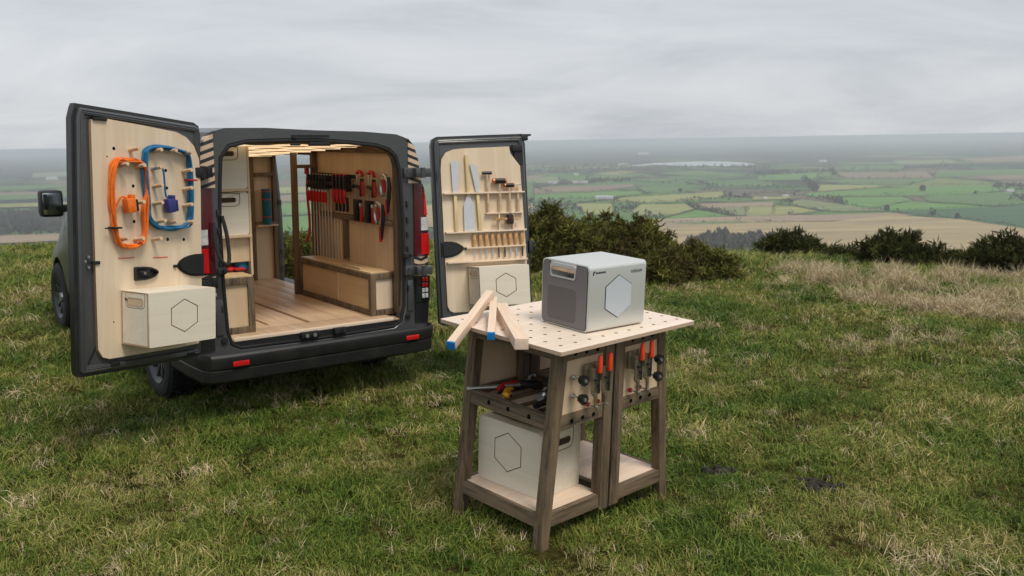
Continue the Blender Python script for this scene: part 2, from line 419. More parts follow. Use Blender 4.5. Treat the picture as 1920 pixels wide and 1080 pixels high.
# ---- ground sheet, from under the camera to the horizon
rings = [0.0] + list(np.arange(1.5, 30, .55)) + list(np.geomspace(30, 2600, 46)) + list(np.geomspace(3000, 60000, 22))
NA = 180
vs = [(0, 0, hill(0, 0))]; fs = []; mi = []
for r in rings[1:]:
    for j in range(NA):
        t = 2 * math.pi * j / NA; x, y = r * math.sin(t), r * math.cos(t); vs.append((x, y, hill(x, y)))
for j in range(NA): fs.append((0, 1 + j, 1 + (j + 1) % NA)); mi.append(0)
for i in range(len(rings) - 2):
    for j in range(NA):
        a = 1 + i * NA + j; b = 1 + i * NA + (j + 1) % NA; fs.append((a, a + NA, b + NA, b)); mi.append(0 if rings[i + 1] < 90 else 1)
def turf_mat():
    m = bpy.data.materials.new('turf'); m.use_nodes = True; t = m.node_tree; b = t.nodes['Principled BSDF']; b.inputs['Roughness'].default_value = 1; b.inputs['Specular IOR Level'].default_value = .05
    g = N(t, 'ShaderNodeNewGeometry')
    n1 = N(t, 'ShaderNodeTexNoise'); n1.inputs['Scale'].default_value = .9; n1.inputs['Detail'].default_value = 5
    n2 = N(t, 'ShaderNodeTexNoise'); n2.inputs['Scale'].default_value = 22; n2.inputs['Detail'].default_value = 6
    t.links.new(g.outputs['Position'], n1.inputs['Vector']); t.links.new(g.outputs['Position'], n2.inputs['Vector'])
    r1 = N(t, 'ShaderNodeValToRGB'); e = r1.color_ramp.elements; e[0].position = .38; e[0].color = (.022, .032, .007, 1); e[1].position = .64; e[1].color = (.075, .060, .020, 1)
    r2 = N(t, 'ShaderNodeValToRGB'); e = r2.color_ramp.elements; e[0].position = .35; e[0].color = (.35, .35, .3, 1); e[1].position = .65; e[1].color = (1.2, 1.15, 1, 1)
    t.links.new(n1.outputs['Fac'], r1.inputs[0]); t.links.new(n2.outputs['Fac'], r2.inputs[0])
    mm = N(t, 'ShaderNodeMixRGB', blend_type='MULTIPLY'); mm.inputs[0].default_value = 1; t.links.new(r1.outputs[0], mm.inputs[1]); t.links.new(r2.outputs[0], mm.inputs[2])
    t.links.new(mm.outputs[0], b.inputs['Base Color'])
    bp = N(t, 'ShaderNodeBump'); bp.inputs['Distance'].default_value = .03; t.links.new(n2.outputs['Fac'], bp.inputs['Height']); t.links.new(bp.outputs[0], b.inputs['Normal'])
    return m
def vale_mat():
    m = bpy.data.materials.new('vale'); m.use_nodes = True; t = m.node_tree; b = t.nodes['Principled BSDF']; b.inputs['Roughness'].default_value = 1; b.inputs['Specular IOR Level'].default_value = .1
    g = N(t, 'ShaderNodeNewGeometry'); mp = N(t, 'ShaderNodeMapping'); mp.inputs['Scale'].default_value = (1 / 420, 1 / 560, 0); mp.inputs['Rotation'].default_value = (0, 0, .3)
    t.links.new(g.outputs['Position'], mp.inputs[0])
    wn = N(t, 'ShaderNodeTexNoise'); wn.inputs['Scale'].default_value = .6; t.links.new(mp.outputs[0], wn.inputs['Vector'])
    wm = N(t, 'ShaderNodeMixRGB', blend_type='ADD'); wm.inputs[0].default_value = .9; t.links.new(mp.outputs[0], wm.inputs[1]); t.links.new(wn.outputs['Color'], wm.inputs[2])
    v = N(t, 'ShaderNodeTexVoronoi'); v.inputs['Scale'].default_value = 1; t.links.new(wm.outputs[0], v.inputs['Vector'])
    ve = N(t, 'ShaderNodeTexVoronoi', feature='DISTANCE_TO_EDGE'); ve.inputs['Scale'].default_value = 1; t.links.new(wm.outputs[0], ve.inputs['Vector'])
    sp = N(t, 'ShaderNodeSeparateColor'); t.links.new(v.outputs['Color'], sp.inputs[0])
    r = N(t, 'ShaderNodeValToRGB'); r.color_ramp.interpolation = 'CONSTANT'; e = r.color_ramp.elements
    cols = [(0, (.05, .11, .035)), (.2, (.085, .16, .045)), (.38, (.15, .18, .06)), (.55, (.16, .12, .085)), (.68, (.07, .15, .05)), (.82, (.20, .19, .085)), (.92, (.12, .10, .07))]
    e[0].position = 0; e[0].color = (*cols[0][1], 1); e[1].position = cols[1][0]; e[1].color = (*cols[1][1], 1)
    for p, c in cols[2:]: k = e.new(p); k.color = (*c, 1)
    t.links.new(sp.outputs[0], r.inputs[0])
    # hedges and woods
    lt = N(t, 'ShaderNodeMath', operation='LESS_THAN'); lt.inputs[1].default_value = .035; t.links.new(ve.outputs['Distance'], lt.inputs[0])
    wd = N(t, 'ShaderNodeTexNoise'); wd.inputs['Scale'].default_value = .55; wd.inputs['Detail'].default_value = 5; wd.inputs['Roughness'].default_value = .65
    t.links.new(mp.outputs[0], wd.inputs['Vector'])
    # the far country is mostly woodland: more wood with distance
    ps = N(t, 'ShaderNodeVectorMath', operation='LENGTH'); t.links.new(g.outputs['Position'], ps.inputs[0])
    mr = N(t, 'ShaderNodeMapRange'); mr.inputs['From Min'].default_value = 2600; mr.inputs['From Max'].default_value = 7000; mr.inputs['To Min'].default_value = .54; mr.inputs['To Max'].default_value = .40
    t.links.new(ps.outputs['Value'], mr.inputs['Value'])
    gt = N(t, 'ShaderNodeMath', operation='GREATER_THAN'); t.links.new(wd.outputs['Fac'], gt.inputs[0]); t.links.new(mr.outputs[0], gt.inputs[1])
    mxx = N(t, 'ShaderNodeMath', operation='MAXIMUM'); t.links.new(lt.outputs[0], mxx.inputs[0]); t.links.new(gt.outputs[0], mxx.inputs[1])
    mm = N(t, 'ShaderNodeMixRGB'); t.links.new(mxx.outputs[0], mm.inputs[0]); t.links.new(r.outputs[0], mm.inputs[1]); mm.inputs[2].default_value = (.032, .033, .026, 1)
    t.links.new(mm.outputs[0], b.inputs['Base Color']); return m
me = bpy.data.meshes.new('ground'); me.from_pydata(vs, [], fs); me.materials.append(turf_mat()); me.materials.append(vale_mat())
me.polygons.foreach_set('material_index', mi); me.polygons.foreach_set('use_smooth', [True] * len(fs))
o = bpy.data.objects.new('ground', me); COL.objects.link(o); tag(o, 'grassy hilltop sloping down to the wide farmed valley', 'ground', kind='structure')

# ---- fields (photograph pixel outlines laid on the valley floor)
def z7(p): return (980 + p[0] / 4.085, 230 + p[1] / 4.085)
def z8(p): return (1400 + p[0] / 3.692, 230 + p[1] / 3.692)
GRN, BGR, DGR, YGR, TAN, PNK, BRN, GGR = 'GRN BGR DGR YGR TAN PNK BRN GGR'.split()
FC = {GRN: (.098, .170, .060), BGR: (.112, .225, .060), DGR: (.058, .12, .06), YGR: (.26, .27, .105), TAN: (.36, .285, .155), PNK: (.29, .22, .155), BRN: (.22, .165, .12), GGR: (.18, .21, .105)}
def field_mat(k):
    n = 'field_' + k
    if n in MATS: return MATS[n]
    m = bpy.data.materials.new(n); m.use_nodes = True; t = m.node_tree; b = t.nodes['Principled BSDF']; b.inputs['Roughness'].default_value = 1; b.inputs['Specular IOR Level'].default_value = .1
    g = N(t, 'ShaderNodeNewGeometry'); mp = N(t, 'ShaderNodeMapping'); mp.inputs['Scale'].default_value = (1 / 260, 1 / 40, 0); mp.inputs['Rotation'].default_value = (0, 0, R({TAN: -9, PNK: 6, GRN: 20, BGR: -25}.get(k, 3)))
    t.links.new(g.outputs['Position'], mp.inputs[0])
    nz = N(t, 'ShaderNodeTexNoise'); nz.inputs['Scale'].default_value = 1; nz.inputs['Detail'].default_value = 6; nz.inputs['Roughness'].default_value = .6; t.links.new(mp.outputs[0], nz.inputs['Vector'])
    r = N(t, 'ShaderNodeValToRGB'); e = r.color_ramp.elements; c = FC[k]
    alt = {TAN: (.25, .195, .12), PNK: (.23, .185, .125)}.get(k, tuple(v * .78 for v in c))
    e[0].position = .36; e[0].color = (*alt, 1); e[1].position = .64; e[1].color = (*[min(1, v * 1.08) for v in c], 1)
    t.links.new(nz.outputs['Fac'], r.inputs[0]); t.links.new(r.outputs[0], b.inputs['Base Color']); MATS[n] = m; return m
fields = [
 (BGR, z7, [(20, 560), (860, 520), (980, 545), (640, 575), (20, 588)]), (GRN, z7, [(870, 500), (1000, 485), (1450, 515), (1080, 540), (960, 545)]),
 (BRN, z7, [(20, 500), (820, 470), (930, 482), (640, 520), (280, 535), (20, 548)]), (GRN, z7, [(300, 420), (900, 388), (1010, 402), (850, 422), (350, 447)]),
 (YGR, z7, [(520, 392), (750, 370), (900, 374), (720, 402)]), (GRN, z7, [(1020, 385), (1350, 365), (1740, 400), (1700, 415), (1250, 410)]),
 (GRN, z7, [(840, 430), (1260, 425), (1000, 460), (900, 460)]), (GRN, z7, [(1230, 475), (1920, 455), (1920, 490), (1500, 497)]),
 (GGR, z7, [(20, 432), (270, 410), (285, 457), (20, 468)]), (BRN, z7, [(20, 408), (210, 398), (150, 425), (20, 430)]),
 (YGR, z7, [(700, 602), (750, 575), (1540, 525), (1545, 572), (1200, 602), (900, 614)]), (YGR, z7, [(390, 620), (690, 620), (705, 705), (480, 705)]),
 (YGR, z7, [(820, 690), (900, 627), (1255, 622), (1310, 662), (1200, 702), (900, 712)]), (BGR, z7, [(1060, 737), (1200, 706), (1330, 668), (1600, 715), (1080, 740)]),
 (PNK, z7, [(1270, 622), (1920, 605), (1920, 642), (1440, 655), (1340, 655)]), (GGR, z7, [(1430, 657), (1920, 642), (1920, 705), (1650, 708), (1500, 685)]),
 (PNK, z7, [(930, 742), (1660, 716), (2150, 704), (2150, 770), (1000, 790), (920, 770)]), (GGR, z7, [(1100, 768), (1450, 752), (1900, 756), (1880, 770), (1300, 780)]),
 (BGR, z8, [(60, 370), (500, 345), (480, 395), (80, 397)]), (GRN, z8, [(480, 400), (900, 388), (1300, 390), (1100, 432), (700, 425)]),
 (BRN, z8, [(600, 345), (1250, 340), (1300, 382), (700, 387)]), (GRN, z8, [(1310, 335), (1990, 318), (1990, 362), (1300, 377)]), (BRN, z8, [(1550, 370), (1990, 360), (1990, 395), (1700, 395)]),
 (YGR, z8, [(485, 428), (1010, 435), (840, 455), (490, 477)]), (BGR, z8, [(390, 492), (870, 455), (1640, 430), (1990, 440), (1550, 500), (980, 507), (420, 512)]),
 (GRN, z8, [(1200, 510), (1990, 470), (1990, 560), (1700, 575), (1250, 545)]), (BGR, z8, [(640, 515), (1080, 512), (1160, 545), (830, 602), (690, 572)]),
 (BGR, z8, [(830, 606), (1140, 546), (1720, 582), (1000, 612)]), (DGR, z8, [(1000, 613), (1720, 583), (1990, 570), (1990, 740), (1460, 662), (1300, 655)]),
 (GGR, z8, [(250, 560), (380, 530), (700, 572), (980, 610), (650, 614), (500, 602)]), (YGR, z8, [(0, 580), (330, 580), (500, 612), (280, 637), (0, 645)]),
 (PNK, z8, [(0, 645), (480, 638), (1000, 622), (1160, 640), (570, 680), (0, 692)]), (YGR, z8, [(30, 512), (330, 512), (250, 530), (40, 534)]),
 (TAN, z8, [(-900, 725), (0, 694), (580, 684), (1000, 640), (1300, 657), (1450, 664), (1990, 742), (1990, 990), (-900, 990)]),
 (GRN, z8, [(620, 300), (1100, 296), (1080, 325), (700, 330)]), (GGR, z8, [(1000, 262), (1400, 255), (1500, 280), (1050, 292)]), (BRN, z8, [(1450, 250), (1990, 225), (1990, 262), (1600, 280)]),
 # left of the van and seen through it
 (PNK, lambda p: p, [(-60, 443), (200, 434), (200, 447), (-60, 459)]), (YGR, lambda p: p, [(-60, 384), (200, 376), (200, 383), (-60, 391)]), (GRN, lambda p: p, [(-60, 366), (140, 358), (200, 366), (40, 374), (-60, 376)]),
 (GRN, lambda p: p, [(-60, 352), (90, 346), (160, 350), (-60, 360)]), (BRN, lambda p: p, [(-60, 362), (100, 359), (100, 364), (-60, 367)]), (GGR, lambda p: p, [(60, 325), (200, 318), (200, 328), (60, 333)]),
 (YGR, lambda p: p, [(500, 352), (620, 348), (640, 358), (500, 364)]), (BRN, lambda p: p, [(500, 367), (640, 361), (640, 372), (500, 380)]), (BGR, lambda p: p, [(500, 385), (640, 378), (640, 400), (500, 404)]), (BGR, lambda p: p, [(500, 408), (640, 402), (640, 430), (500, 436)]),
 (GRN, lambda p: p, [(700, 350), (1000, 340), (1000, 372), (700, 380)]), (TAN, lambda p: p, [(640, 388), (1000, 380), (1000, 420), (640, 430)]), (GRN, lambda p: p, [(200, 352), (480, 346), (480, 362), (200, 368)]), (PNK, lambda p: p, [(200, 374), (480, 366), (480, 392), (200, 398)]), (BGR, lambda p: p, [(200, 402), (480, 396), (480, 430), (200, 438)]),
]
for i, (k, fn, pl) in enumerate(fields):
    pts = [pix(*fn(p), VZ + .35 + .012 * i * 3) for p in pl]
    me = bpy.data.meshes.new('field'); me.from_pydata([tuple(p) for p in pts], [], [tuple(range(len(pts)))]); me.materials.append(field_mat(k))
    o = bpy.data.objects.new('field', me); COL.objects.link(o); tag(o, kind='structure')
# lake
WATER = mat('lake_water', (.34, .37, .40), .06, spec=.8)
lk = [z7(p) for p in [(835, 326), (920, 318), (1000, 310), (1180, 303), (1350, 297), (1560, 298), (1700, 305), (1785, 318), (1740, 331), (1600, 334), (1400, 331), (1280, 334), (1150, 329), (1000, 322), (900, 332), (850, 333)]]
pts = [pix(px, py, VZ + 3) for px, py in lk]
me = bpy.data.meshes.new('lake'); me.from_pydata([tuple(p) for p in pts], [], [tuple(range(len(pts)))]); me.materials.append(WATER)
o = bpy.data.objects.new('lake', me); COL.objects.link(o); tag(o, 'long pale lake lying in the far valley', 'lake', kind='structure')

# ---- hedgerows and woods in the valley: bare winter trees and bushes
TWIG = mat('bare_twigs', (.050, .042, .034), .95, col2=(.026, .025, .020), vscale=.02, spec=.1)
TWIG2 = mat('grey_wood_twigs', (.10, .09, .08), .95, col2=(.06, .054, .047), vscale=.02, spec=.1)
def fuzz(vs, fs, c, h, w, n, rnd):
    """a leafless tree or bush at valley scale: n thin twig fans through a crown"""
    for _ in range(n):
        a = rnd.uniform(0, 6.283); q = rnd.random() ** .5 * w; z = rnd.uniform(0, 1) ** .7 * h * (1 - .35 * (q / w) ** 2)
        x, y = c[0] + math.cos(a) * q, c[1] + math.sin(a) * q; s = rnd.uniform(.18, .42) * h
        t = rnd.uniform(0, 6.283); d = s * .45
        i = len(vs); vs += [(x - math.cos(t) * d, y - math.sin(t) * d, c[2] + z - s * .3), (x + math.cos(t) * d, y + math.sin(t) * d, c[2] + z - s * .3), (x + rnd.uniform(-.3, .3) * s, y + rnd.uniform(-.3, .3) * s, c[2] + z + s * .6)]
        fs.append((i, i + 1, i + 2))
rnd = random.Random(3)
hedges = [
 (z7, [(390, 614), (700, 606), (900, 620), (1180, 612), (1270, 620)], 5), (z7, [(1260, 622), (1330, 652), (1480, 685), (1640, 710)], 9), (z7, [(1090, 735), (1200, 702), (1330, 664)], 3), (z7, [(780, 690), (850, 645), (900, 620)], 5),
 (z7, [(20, 548), (280, 538), (640, 522), (930, 484)], 4), (z7, [(20, 590), (340, 582), (700, 580), (960, 548), (1080, 542), (1450, 518), (1560, 520)], 5), (z7, [(100, 500), (150, 520), (230, 538)], 5), (z7, [(20, 485), (400, 470), (830, 452), (1000, 462), (1240, 470), (1500, 498), (1920, 500)], 9), (z7, [(840, 420), (1000, 405), (1250, 412), (1700, 418), (1920, 425)], 7),
 (z7, [(300, 400), (900, 382)], 6), (z7, [(1170, 605), (1300, 600), (1560, 580)], 8), (z7, [(1060, 742), (1560, 716)], 3), (z7, [(930, 742), (1000, 738)], 3), (z7, [(1100, 770), (1500, 770), (1880, 762)], 2.2),
 (z8, [(0, 692), (160, 688), (190, 692), (560, 680)], 3), (z8, [(280, 632), (650, 612), (980, 612), (1300, 652), (1460, 665), (1700, 690), (1990, 740)], 3.5), (z8, [(390, 515), (560, 510), (700, 512), (1200, 500), (1550, 500)], 4), (z8, [(420, 520), (560, 540), (680, 568)], 9), (z8, [(0, 545), (250, 552), (380, 530)], 4), (z8, [(0, 460), (360, 450)], 10), (z8, [(0, 500), (200, 490), (380, 508)], 8), (z8, [(390, 400), (450, 430), (470, 475)], 12), (z8, [(480, 478), (700, 465), (860, 455)], 3), (z8, [(830, 602), (1140, 545), (1700, 578)], 2), (z8, [(740, 668), (900, 665)], 3), (z8, [(940, 660), (1160, 650)], 3),
 (z8, [(60, 366), (500, 340), (620, 340)], 8), (z8, [(480, 398), (900, 386), (1300, 386), (1550, 408)], 6), (z8, [(1100, 432), (1640, 428), (1990, 436)], 5), (z8, [(600, 345), (1250, 338), (1990, 318)], 7), (z8, [(700, 330), (1080, 327), (1400, 305), (1990, 300)], 12),
 (lambda p: p, [(-60, 462), (200, 449)], 3), (lambda p: p, [(-60, 382), (200, 374)], 4), (lambda p: p, [(500, 382), (640, 375)], 5), (lambda p: p, [(500, 406), (640, 400)], 5), (lambda p: p, [(-60, 345), (200, 338)], 8), (lambda p: p, [(500, 365), (640, 359)], 6)]
hv, hf = [], []
for k, fn, pl in fields:
    if k not in (TAN, PNK): hedges.append((fn, pl + pl[:1], 3.2))
for fn, pl, hh in hedges:
    P = [pix(*fn(p), VZ) for p in pl]
    for a, b in zip(P[:-1], P[1:]):
        L = (b - a).length; k = max(2, int(L / max(7, (a.length + b.length) / 2 / 260)))
        for i in range(k):
            c = a.lerp(b, (i + rnd.random()) / k); h = hh * rnd.uniform(.55, 1.25) * (1.9 if rnd.random() < .06 else 1)
            if rnd.random() < .07: continue
            fuzz(hv, hf, c, h, max(h * .8, 4.5), 12, rnd)
me = bpy.data.meshes.new('hedgerows'); me.from_pydata(hv, [], hf); me.materials.append(TWIG)
o = bpy.data.objects.new('hedgerows', me); COL.objects.link(o); tag(o, 'dark winter hedgerows dividing the valley fields', 'hedgerow', kind='stuff')
def wood(name, label, polys, h, dens, m, n=14):
    v, f = [], []
    for fn, pl in polys:
        P = [pix(*fn(p), VZ) for p in pl]; xs = [p.x for p in P]; ys = [p.y for p in P]
        def inside(x, y):
            c = False
            for i in range(len(P)):
                a, b = P[i], P[i - 1]
                if (a.y > y) != (b.y > y) and x < (b.x - a.x) * (y - a.y) / (b.y - a.y) + a.x: c = not c
            return c
        ar = (max(xs) - min(xs)) * (max(ys) - min(ys)); k = min(2600, int(ar * dens))
        for _ in range(k):
            x, y = rnd.uniform(min(xs), max(xs)), rnd.uniform(min(ys), max(ys))
            if inside(x, y): fuzz(v, f, (x, y, VZ), h * rnd.uniform(.7, 1.2), h * .38, n, rnd)
    me = bpy.data.meshes.new(name); me.from_pydata(v, [], f); me.materials.append(m)
    o = bpy.data.objects.new(name, me); COL.objects.link(o); tag(o, label, 'woodland', kind='stuff')
ID = lambda p: p
wood('woodland', 'bare grey wood below the brow behind the gorse', [(ID, [(1290, 462), (1340, 451), (1460, 452), (1520, 470), (1520, 500), (1290, 500)])], 15, .007, TWIG2, 34)
wood('woodland', 'dark bare wood on the left beyond the hilltop', [(ID, [(-80, 408), (60, 402), (250, 396), (250, 436), (-80, 447)])], 13, .005, TWIG2, 22)
wood('woodland', 'scattered copses among the valley fields', [(z7, [(1500, 592), (1560, 560), (1740, 570), (1760, 600)]), (z7, [(20, 620), (330, 610), (480, 700), (300, 740), (20, 740)]), (z7, [(700, 650), (820, 640), (850, 690), (710, 700)]), (z7, [(860, 735), (900, 712), (1080, 722), (1060, 745)]),
   (z7, [(400, 470), (480, 440), (820, 440), (830, 458)]), (z8, [(1660, 466), (1720, 440), (1990, 436), (1990, 470)]), (z8, [(1550, 500), (1580, 475), (1620, 500)]), (z8, [(1820, 545), (1830, 510), (1990, 500), (1990, 550)]), (z8, [(210, 575), (250, 555), (310, 575)]), (z8, [(290, 637), (340, 622), (340, 640)]), (z8, [(380, 632), (430, 612), (440, 634)]), (z8, [(1260, 648), (1300, 636), (1330, 655)]), (z8, [(50, 345), (600, 330), (620, 345), (60, 366)]), (z8, [(560, 372), (600, 345), (640, 380)])], 12, .0022, TWIG, 12)
wood('woodland', 'belt of dark trees along the near shore of the lake', [(z7, [(700, 362), (900, 340), (1150, 332), (1400, 336), (1750, 335), (1920, 345), (1920, 372), (1500, 352), (1200, 362), (900, 372)]), (z7, [(20, 395), (20, 335), (800, 330), (760, 365), (300, 392)])], 15, .0004, TWIG, 9)
# single trees standing out in fields
for (px, py, h, lab) in [(1729, 361, 14, 'round bare tree alone in the bright green field'), (1663, 396, 9, 'small dark tree on the hedge above the tan field'), (1795, 412, 8, 'low dark thorn tree on the hedge line at right'), (1275, 362, 10, 'bare hedgerow tree between two pale green fields')]:
    p = pix(px, py, VZ); t = thing('field_tree', lab, 'tree', T3(*p), 'bare trees in the valley')
    v, f = [], []; fuzz(v, f, (0, 0, h * .25), h, h * .5, 90, rnd); b = MB(); b.add(v, f); b.build('crown', TWIG, t)
    MB().cyl((0, 0, 0), (0, 0, h * .6), h * .035, h * .02, 6).build('trunk', TWIG, t)
# farm buildings
WALLW = mat('white_render', (.50, .49, .46), .8, var=.1, vscale=.3); ROOFG = mat('pale_sheet_roof', (.36, .37, .38), .6); ROOFS = mat('slate_roof', (.12, .115, .115), .7)
def farm(px, py, L, D, H, yaw, roof, lab):
    p = pix(px, py, VZ); t = thing('farm_building', lab, 'farm building', T3(*p) @ Matrix.Rotation(yaw, 4, 'Z'), 'farm buildings in the valley')
    b = MB(); b.box((0, 0, H / 2), (L, D, H)); b.build('wall', WALLW, t)
    b = MB(); rr = D * .28
    b.add([(-L / 2 - .4, -D / 2 - .4, H + .02), (L / 2 + .4, -D / 2 - .4, H + .02), (L / 2 + .4, D / 2 + .4, H + .02), (-L / 2 - .4, D / 2 + .4, H + .02), (-L / 2 - .4, 0, H + rr), (L / 2 + .4, 0, H + rr)], [(0, 1, 5, 4), (2, 3, 4, 5), (0, 4, 3), (1, 2, 5), (3, 2, 1, 0)]); b.build('roof', roof, t)
farm(1128, 373, 30, 12, 4.5, .1, ROOFG, 'long pale barn roof above the gorse bush')
farm(1143, 373, 16, 12, 4.0, -.1, ROOFG, 'short white shed at the right end of the long pale barn')
farm(1036, 345, 26, 12, 5, 0, ROOFG, 'white farm building nearest the open right van door')
farm(1088, 344, 48, 12, 5, .1, ROOFG, 'long white farm shed on the hedge right of the brown field')
farm(1080, 329, 18, 14, 9, .2, ROOFS, 'small white house standing above the long farm shed')
farm(1473, 370, 13, 8, 4, 0, ROOFG, 'small white shed in the pale green field right of centre')
farm(1434, 374, 11, 8, 3.5, .3, ROOFG, 'tiny pale hut in the corner of the pale green field')
farm(1893, 361, 18, 9, 5, .1, ROOFG, 'white farmhouse among dark trees at the far right')
farm(1543, 304, 40, 15, 8, 0, ROOFG, 'faint white building on the far plain right of the lake')
farm(1207, 290, 90, 30, 11, 0, ROOFG, 'faint long pale building on the plain beyond the lake')
farm(98, 338, 45, 18, 9, 0, ROOFG, 'white building far off beside the van wing mirror')
farm(1168, 310, 45, 15, 7, 0, ROOFG, 'white building at the left tip of the lake')

# ---- gorse bushes on the hilltop
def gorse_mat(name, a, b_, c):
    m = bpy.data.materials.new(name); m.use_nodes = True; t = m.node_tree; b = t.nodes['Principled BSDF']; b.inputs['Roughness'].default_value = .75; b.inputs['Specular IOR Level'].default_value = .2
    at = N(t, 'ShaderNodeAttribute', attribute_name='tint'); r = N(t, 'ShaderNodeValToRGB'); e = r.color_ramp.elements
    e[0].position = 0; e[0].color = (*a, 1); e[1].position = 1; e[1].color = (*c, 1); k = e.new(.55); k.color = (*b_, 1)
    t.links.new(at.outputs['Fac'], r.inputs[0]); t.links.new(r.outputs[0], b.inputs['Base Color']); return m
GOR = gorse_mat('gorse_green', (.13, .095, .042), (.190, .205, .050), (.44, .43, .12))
GOR2 = gorse_mat('gorse_dark', (.070, .068, .030), (.100, .118, .038), (.25, .25, .075))
BARK = mat('gorse_stem', (.11, .085, .06), .9, var=.4, vscale=30)
def bush(lab, lobes, mt, n_shoot, sl, seed, stems=8):
    """lobes: world (x, y, height, radius_x, radius_y); foliage is spiny shoots grouped in tufts over each lobe"""
    rn = random.Random(seed); c0 = lobes[0]; z0 = hill(c0[0], c0[1])
    t = thing('gorse_bush', lab, 'bush', T3(c0[0], c0[1], z0), 'gorse bushes along the hill brow')
    v, f, tint = [], [], []
    for (lx, ly, h, rx, ry) in lobes:
        zb = hill(lx, ly) - z0; lx -= c0[0]; ly -= c0[1]
        nt_ = int(95 * (rx * ry * h) ** .6 / .4 ** .0)
        nt_ = max(60, int(470 * rx * (h ** .8)))
        for k in range(nt_):
            a = rn.uniform(0, 6.283); ct = rn.uniform(-.05, 1); st = math.sqrt(max(0, 1 - ct * ct)); q = rn.uniform(.72, 1.04) if rn.random() < .8 else rn.uniform(.3, .8)
            q *= 1 + .16 * mnoise.noise(Vector((lx + math.cos(a) * st * 2.2, ly + math.sin(a) * st * 2.2, ct * 2.2 + seed)))
            px_, py_, pz_ = lx + rx * st * math.cos(a) * q, ly + ry * st * math.sin(a) * q, zb + h * (.10 + .9 * max(0, ct)) * q
            nrm = Vector((st * math.cos(a) / rx, st * math.sin(a) / ry, ct / h * 1.2 + .5)).normalized()
            tc_ = min(1, max(0, rn.gauss(.5, .27))); br = rn.random() < .14
            if br: tc_ = .02
            ts = sl * rn.uniform(.7, 1.5); ns = n_shoot
            for j in range(ns):
                d = (nrm + Vector((rn.gauss(0, 1.1), rn.gauss(0, 1.1), rn.gauss(0, 1.0)))).normalized(); L = ts * rn.uniform(.45, .9)
                o0 = Vector((px_, py_, pz_)) + Vector((rn.gauss(0, ts * .22), rn.gauss(0, ts * .22), rn.gauss(0, ts * .22)))
                sd = d.orthogonal().normalized(); sd.rotate(Matrix.Rotation(rn.uniform(0, 6.28), 3, d)); wd = ts * rn.uniform(.045, .085); s2 = d.cross(sd)
                i = len(v); mid = o0 + d * L * .45
                v += [tuple(o0), tuple(mid + sd * wd), tuple(mid - sd * wd * .6 + s2 * wd), tuple(mid - sd * wd * .6 - s2 * wd), tuple(o0 + d * L)]
                f += [(i, i + 1, i + 4, i + 2), (i, i + 2, i + 4, i + 3), (i, i + 3, i + 4, i + 1)]
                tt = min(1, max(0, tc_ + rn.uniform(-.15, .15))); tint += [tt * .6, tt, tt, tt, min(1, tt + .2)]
    me = bpy.data.meshes.new('foliage'); me.from_pydata(v, [], f); me.materials.append(mt)
    at = me.attributes.new('tint', 'FLOAT', 'POINT'); at.data.foreach_set('value', tint)
    o = bpy.data.objects.new('foliage', me); COL.objects.link(o); o.parent = t
    b = MB()
    for (lx, ly, h, rx, ry) in lobes:
        zb = hill(lx, ly) - z0; lx -= c0[0]; ly -= c0[1]
        for k in range(stems):
            a = rn.uniform(0, 6.283); q = rn.uniform(.2, .85); e1 = Vector((lx + rx * q * math.cos(a), ly + ry * q * math.sin(a), zb + h * rn.uniform(.5, .95)))
            s0 = Vector((lx + rx * q * .55 * math.cos(a), ly + ry * q * .55 * math.sin(a), zb - .05))
            b = MB(); b.tube([s0, s0.lerp(e1, .5) + Vector((rn.uniform(-.1, .1), rn.uniform(-.1, .1), .05)), e1], [.022, .016, .007], 5); b.build('stem', BARK, t)
def at_px(px, d):
    """ground point on the bearing of a pixel column, d metres out"""
    dd = fw + rt * ((px - 960) / FPX); k = d / math.hypot(dd.x, dd.y); return dd.x * k, dd.y * k
def lobe(px, d, h, w, dp=None): x, y = at_px(px, d); return (x, y, h, w, dp or w)
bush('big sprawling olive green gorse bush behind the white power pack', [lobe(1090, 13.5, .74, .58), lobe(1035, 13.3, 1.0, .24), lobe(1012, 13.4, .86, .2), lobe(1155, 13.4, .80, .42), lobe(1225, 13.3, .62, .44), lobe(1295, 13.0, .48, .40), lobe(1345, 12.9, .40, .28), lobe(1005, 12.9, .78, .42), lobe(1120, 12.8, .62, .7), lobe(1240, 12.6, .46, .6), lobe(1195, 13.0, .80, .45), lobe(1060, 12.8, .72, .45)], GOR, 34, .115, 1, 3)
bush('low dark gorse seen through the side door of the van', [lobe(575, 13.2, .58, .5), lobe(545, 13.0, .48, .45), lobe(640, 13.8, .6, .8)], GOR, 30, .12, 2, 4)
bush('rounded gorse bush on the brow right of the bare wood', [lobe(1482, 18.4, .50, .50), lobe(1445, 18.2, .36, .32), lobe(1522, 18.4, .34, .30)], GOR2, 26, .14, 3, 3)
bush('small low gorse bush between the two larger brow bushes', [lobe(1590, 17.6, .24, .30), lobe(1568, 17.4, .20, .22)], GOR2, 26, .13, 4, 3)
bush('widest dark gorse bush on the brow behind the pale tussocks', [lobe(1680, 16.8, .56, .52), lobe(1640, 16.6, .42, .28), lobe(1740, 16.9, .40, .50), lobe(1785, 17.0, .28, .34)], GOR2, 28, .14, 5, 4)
bush('tall dark gorse bush at the right edge of the hilltop', [lobe(1875, 15.8, .60, .52), lobe(1832, 15.7, .36, .32), lobe(1945, 15.6, .62, .6), lobe(2010, 15.4, .65, .6)], GOR2, 28, .14, 6, 4)

